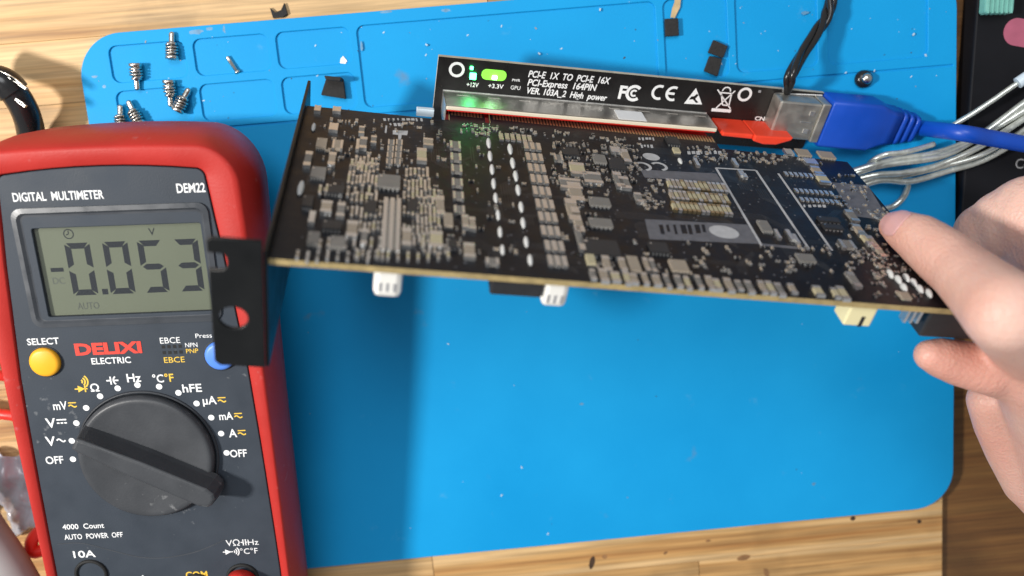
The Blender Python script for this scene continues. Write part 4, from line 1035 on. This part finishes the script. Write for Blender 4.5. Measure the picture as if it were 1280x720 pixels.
pad(((338, 10), (345, 16), (352, 13), (356, 4), (360, 18), (354, 22), (342, 23)), 1.0, 'torn black scrap on the wood at the mat edge', TZ + .1, 'foam_black', 'black_scrap', 'scrap', .1)
fp = empty('bent_foam_piece', Frame((at(418, 108, 0).x, at(418, 108, 0).y, 0), (1, 0, 0), (0, 1, 0), (0, 0, 1)), 'bent black foam piece standing on the mat behind the card bracket', 'foam')
c = at(418, 108, 0)
mb = MB(); P = [at(*q, 0) - c for q in ((409, 97), (430, 99), (433, 124), (402, 119))]; mb.prism([(p.x, p.y) for p in P], 0.02, 1.6); mb.build('foam_sheet', 'foam_black', fp, bevel=.3)
mb = MB(); P = [at(*q, 0) - c for q in ((409, 96), (430, 98), (429, 103), (411, 101))]; mb.prism([(p.x, p.y) for p in P], 1.7, 6.0); mb.build('foam_flap', 'foam_black', fp, bevel=.3)
pad(((429, 70), (434, 76), (432, 80), (425, 79), (426, 73)), .25, 'tiny white paper fleck in the mat compartment next to the bent foam piece', -.7, 'print_white', 'paper_fleck', 'paper', 0)

# black cable on the wood with a scuffed sleeve
BK = empty('black_cable', Frame(at(0, 100, 8), (1, 0, 0), (0, 1, 0), (0, 0, 1)), 'thick glossy black cable curving over the wood beside the multimeter', 'cable')
bo_ = at(0, 100, 8)
mb = MB(); mb.tube([p - bo_ for p in catmull([at(-60, 80, 15), at(-20, 93, 15), at(5, 103, 15), at(22, 122, 13), at(34, 146, 10), at(40, 175, 5), at(44, 215, 2)], 8)], 4.3, 18); mb.build('sheath', 'wire_black', BK)
mb = MB(); mb.tube([p - bo_ for p in catmull([at(-4, 100, 14.8), at(8, 105, 14.6), at(18, 116, 13.6)], 8)], 4.9, 18); mb.build('collar', 'wire_black', BK)
mb = MB()
for q in ((5, 93), (14, 97), (22, 103), (28, 108), (17, 99), (10, 95), (24, 127), (27, 130)):
    p = at(*q, 18.0) - bo_; M = Matrix.Translation(p) @ Matrix.Rotation(-.7, 4, 'Z'); mb.box(-1.4, 1.4, -.5, .5, -.9, .2, 0, M)
mb.build('foil_wrap', 'screw_steel', BK, bevel=.15)
# second black cable arching high above the table: only its shadow-caster stretch enters the corner
# red test leads left of the meter
path_obj('red_test_lead', [at(-60, 462, 8), at(-10, 468, 7), at(14, 470, 5), at(45, 466, 3), at(80, 460, 1)], 1.9, 'lead_red', 'red test lead disappearing under the multimeter, beside the yellow button', 'lead')
path_obj('red_test_lead', [at(-60, 505, 4), at(-12, 516, 5), at(18, 520, 5), at(50, 530, 4), at(80, 545, 1)], 1.9, 'lead_red', 'red test lead running under the multimeter between the plastic bag and another red lead', 'lead')
path_obj('red_test_lead', [at(80, 640, 2), at(54, 660, 4), at(40, 676, 5), at(42, 690, 5), at(62, 684, 4), at(90, 672, 2)], 2.3, 'lead_red', 'red test lead bent in a tight loop beside the meter next to the grey cable', 'lead')
# crumpled clear bag
def bag():
    mb = MB(); nx, ny = 26, 22; c = at(25, 610, TZ); vs = []
    for j in range(ny + 1):
        for i in range(nx + 1):
            px = -30 + 88 * i / nx; py = 562 + 100 * j / ny + 6 * math.sin(i * .5)
            if i == nx: px -= 4 * (j % 2)
            p = at(px, py, TZ); z = .6 + 3.6 * max(0.0, noise.noise(Vector((px * .045, py * .05, 1))) + .6) ** 1.2 + 2.0 * abs(noise.noise(Vector((px * .11, py * .09, 5))))
            vs.append((p.x - c.x, p.y - c.y, max(.3, z)))
    fs = [(j * (nx + 1) + i, j * (nx + 1) + i + 1, (j + 1) * (nx + 1) + i + 1, (j + 1) * (nx + 1) + i) for j in range(ny) for i in range(nx)
          if not ((i - 8) ** 2 / 30 + (j - 20) ** 2 / 40 < 1)]
    mb.add(vs, fs, 0, True); o = mb.build('plastic_bag', 'bag'); o.location = c * S
    sd = o.modifiers.new('thick', 'SOLIDIFY'); sd.thickness = .0001
    return tag(o, 'crumpled pale plastic bag on the wood beside the multimeter', 'bag')
bag()
path_obj('grey_sleeved_cable', [at(-60, 590, 14), at(-24, 655, 15), at(4, 696, 15), at(30, 740, 15), at(60, 800, 14)], 6.6, 'grey_sleeve', 'thick pale grey cable hanging over the corner of the table near the bag', 'cable', None, 18)

# black printed box on the lower shelf
q0, q1 = at(1222, 0, 3), at(1203, 250, 3)
dv = (q1 - q0).normalized(); nx = Vector((-dv.y, dv.x, 0)); nx = nx if nx.x > 0 else -nx
BF = Frame(Vector((q0.x, q0.y, -6)), nx, -dv, (0, 0, 1))
K_ = empty('black_box', BF, 'flat black printed box with a pink dot on the lower shelf', 'box')
mb = MB(); mb.box(0, 120, -90, 60, .1, 9); mb.build('carton', 'case_black', K_, bevel=.6)
def kp(px, py): return BF.hit(px, py, 9)
a, b = kp(1260, 40), kp(1300, 52); mb = MB(); dvv = (b - a).normalized(); ang0 = math.degrees(math.atan2(dvv.y, dvv.x))
mb.prism(arc(a.x + 3, a.y, 4.6, ang0 + 90, ang0 + 270, 16) + arc(b.x + 10, b.y, 4.6, ang0 - 90, ang0 + 90, 16), 9, 9.05); mb.build('pink_dot', 'pink', K_)
p = kp(1269, 211); text('Co', p.x, p.y, 9.03, 5.0, 'print_grey', K_, width=5.5, rot=.04)
T_ = empty('teal_cap', Frame(at(1245, 6, 5.2), nx, -dv, (0, 0, 1)), 'teal ribbed plastic piece lying on the black box', 'cap')
mb = MB(); mb.box(-5, 5, -3, 9, -1.9, 2.5); mb.build('cap_body', 'teal', T_, bevel=.8)
for k in range(6):
    mb = MB(); mb.box(-4.3 + k * 1.6, -3.6 + k * 1.6, -3.15, 8.5, -1.5, 2.75); mb.build('cap_rib', 'teal', T_, bevel=.2)

# ------------------------------------------------------------------ hand holding the card
def capsule_chain(mb, pts, seg=20):
    """overlapping tapered balls and cones, fused later by a voxel remesh"""
    for (p, r), (q, s) in zip(pts, pts[1:]):
        n = 7; cs = [(p.lerp(q, k / n), r + (s - r) * k / n) for k in range(n + 1)]
        mb.tube([c for c, _ in cs], [c for _, c in cs], seg)
    for p, r in pts:
        mb.lathe([(r * math.sin(math.radians(a)), -r * math.cos(math.radians(a))) for a in (4, 25, 45, 65, 90, 115, 135, 155, 176)], seg, 0, Matrix.Translation(p))
def H(px, py, z): return at(px, py, z)
hand_o = H(1330, 480, 55)
def HC(px, py, h):                       # a point h in front of (or behind) the card's back face
    p = CARD.hit(px, py, h); return CARD.world(p.x, p.y, h)
thumb = [(HC(1117, 283, 4.4), 4.1), (HC(1130, 288, 5.8), 5.5), (HC(1150, 299, 7.0), 6.7), (HC(1178, 320, 7.8), 7.5), (HC(1200, 338, 8.4), 7.6), (HC(1226, 361, 9.6), 8.4), (HC(1258, 390, 11.5), 9.6), (H(1296, 424, 94), 11.5), (H(1380, 470, 84), 18)]
index = [(HC(1163, 444, -15.5), 4.4), (HC(1176, 447, -16), 5.5), (HC(1200, 454, -17), 6.3), (HC(1235, 462, -17), 6.9), (H(1275, 468, 80), 8.6), (H(1330, 470, 82), 12)]
middle = [(H(1236, 500, 64), 6.2), (H(1248, 530, 60), 7.0), (H(1264, 564, 56), 7.4), (H(1290, 604, 52), 8.6), (H(1340, 632, 52), 13)]
thenar = [(H(1234, 292, 56), 9.4), (H(1262, 283, 60), 11.4), (H(1292, 276, 64), 13.4), (H(1330, 300, 68), 17), (H(1390, 380, 70), 23)]
palm = [(H(1296, 424, 92), 11.5), (H(1304, 462, 86), 12.5), (H(1334, 520, 72), 16), (H(1350, 590, 60), 17), (H(1420, 600, 58), 24), (H(1560, 640, 54), 28)]
palm2 = [(H(1390, 380, 70), 23), (H(1430, 480, 66), 27), (H(1420, 600, 58), 25)]
mb = MB()
for c in (thumb, index, middle, thenar, palm, palm2): capsule_chain(mb, [(p - hand_o, r) for p, r in c])
hm = mb.mesh('hand', ['skin'])
Hn = bpy.data.objects.new('hand', hm); COL.objects.link(Hn); Hn.location = hand_o * S
rm = Hn.modifiers.new('fuse', 'REMESH'); rm.mode = 'VOXEL'; rm.voxel_size = 0.9 * S; rm.use_smooth_shade = True
sm = Hn.modifiers.new('soften', 'SMOOTH'); sm.factor = .5; sm.iterations = 10
def skin_detail():
    m = MATS['skin']; nt = m.node_tree; N = nt.nodes.new; L = nt.links.new; b = nt.nodes['Principled BSDF']
    tc = N('ShaderNodeTexCoord')
    def near(p, r0, r1):
        d = N('ShaderNodeVectorMath'); d.operation = 'DISTANCE'; L(tc.outputs['Object'], d.inputs[0]); d.inputs[1].default_value = (p - hand_o) * S
        k = N('ShaderNodeMapRange'); k.inputs['From Min'].default_value = r0 * S; k.inputs['From Max'].default_value = r1 * S; k.inputs['To Min'].default_value = 1; k.inputs['To Max'].default_value = 0
        L(d.outputs['Value'], k.inputs['Value']); return k.outputs['Result']
    hsrc = b.inputs['Normal'].links[0].from_node; h0 = hsrc.inputs['Height'].links[0].from_socket; total = h0
    for p, q in ((thumb[4][0], thumb[3][0]), (index[3][0], index[2][0])):
        ax_ = (q - p).normalized(); dt = N('ShaderNodeVectorMath'); dt.operation = 'DOT_PRODUCT'; L(tc.outputs['Object'], dt.inputs[0]); dt.inputs[1].default_value = ax_
        nz = N('ShaderNodeTexNoise'); nz.inputs['Scale'].default_value = 160; L(tc.outputs['Object'], nz.inputs['Vector'])
        ma = N('ShaderNodeMath'); ma.operation = 'MULTIPLY_ADD'; ma.inputs[1].default_value = .0022; L(nz.outputs['Fac'], ma.inputs[0]); L(dt.outputs['Value'], ma.inputs[2])
        sc = N('ShaderNodeMath'); sc.operation = 'MULTIPLY'; sc.inputs[1].default_value = 1500; L(ma.outputs[0], sc.inputs[0])
        sn = N('ShaderNodeMath'); sn.operation = 'SINE'; L(sc.outputs[0], sn.inputs[0])
        ab = N('ShaderNodeMath'); ab.operation = 'ABSOLUTE'; L(sn.outputs[0], ab.inputs[0])
        pw_ = N('ShaderNodeMath'); pw_.operation = 'POWER'; pw_.inputs[1].default_value = .25; L(ab.outputs[0], pw_.inputs[0])
        iv = N('ShaderNodeMath'); iv.operation = 'SUBTRACT'; iv.inputs[1].default_value = 1; L(pw_.outputs[0], iv.inputs[0])
        mk = N('ShaderNodeMath'); mk.operation = 'MULTIPLY'; L(iv.outputs[0], mk.inputs[0]); L(near(p, 6, 11), mk.inputs[1])
        k2 = N('ShaderNodeMath'); k2.operation = 'MULTIPLY_ADD'; k2.inputs[1].default_value = 0.8; L(mk.outputs[0], k2.inputs[0]); L(total, k2.inputs[2]); total = k2.outputs[0]
    L(total, hsrc.inputs['Height'])
    col = b.inputs['Base Color'].links[0].from_socket
    for p, r0, r1, f in ((thumb[0][0], 4, 16, .35), (index[2][0], 6, 26, .55), (middle[1][0], 4, 24, .25)):
        mx_ = N('ShaderNodeMix'); mx_.data_type = 'RGBA'; mx_.inputs['B'].default_value = (.66, .25, .18, 1)
        k = N('ShaderNodeMath'); k.operation = 'MULTIPLY'; k.inputs[1].default_value = f; L(near(p, r0, r1), k.inputs[0])
        L(k.outputs[0], mx_.inputs['Factor']); L(col, mx_.inputs['A']); col = mx_.outputs['Result']
    L(col, b.inputs['Base Color'])
skin_detail()
tag(Hn, 'bare hand gripping the graphics card between thumb and finger', 'hand')
# thumb nail: a rounded plate laid on the upper side of the thumb tip
tip, knk = thumb[0][0], thumb[2][0]
ax = (knk - tip).normalized(); upv = (CAM - tip).normalized() + Vector((0, .25, 0)); upv = (upv - ax * upv.dot(ax)).normalized(); sd_ = ax.cross(upv)
mb = MB(); vs = []; nu = nv_ = 16
for j in range(nv_ + 1):
    for i in range(nu + 1):
        x, y = i / nu * 2 - 1, j / nv_ * 2 - 1
        u_, v_ = x * math.sqrt(1 - .40 * y * y), y * math.sqrt(1 - .30 * x * x)
        vs.append(tip + ax * (3.2 + v_ * 5.4) + sd_ * (u_ * 4.3) + upv * (6.0 - .5 * u_ * u_ * 4) - hand_o)
mb.add(vs, [(j * (nu + 1) + i, j * (nu + 1) + i + 1, (j + 1) * (nu + 1) + i + 1, (j + 1) * (nu + 1) + i) for j in range(nv_) for i in range(nu)], 0, True)
nl = mb.build('thumb_nail', 'nail', Hn)
sw = nl.modifiers.new('seat', 'SHRINKWRAP'); sw.target = Hn; sw.wrap_method = 'NEAREST_SURFACEPOINT'; sw.wrap_mode = 'ABOVE_SURFACE'; sw.offset = .0002
sdm = nl.modifiers.new('thick', 'SOLIDIFY'); sdm.thickness = .0004; sdm.offset = 0
bv = nl.modifiers.new('round', 'SUBSURF'); bv.levels = bv.render_levels = 1
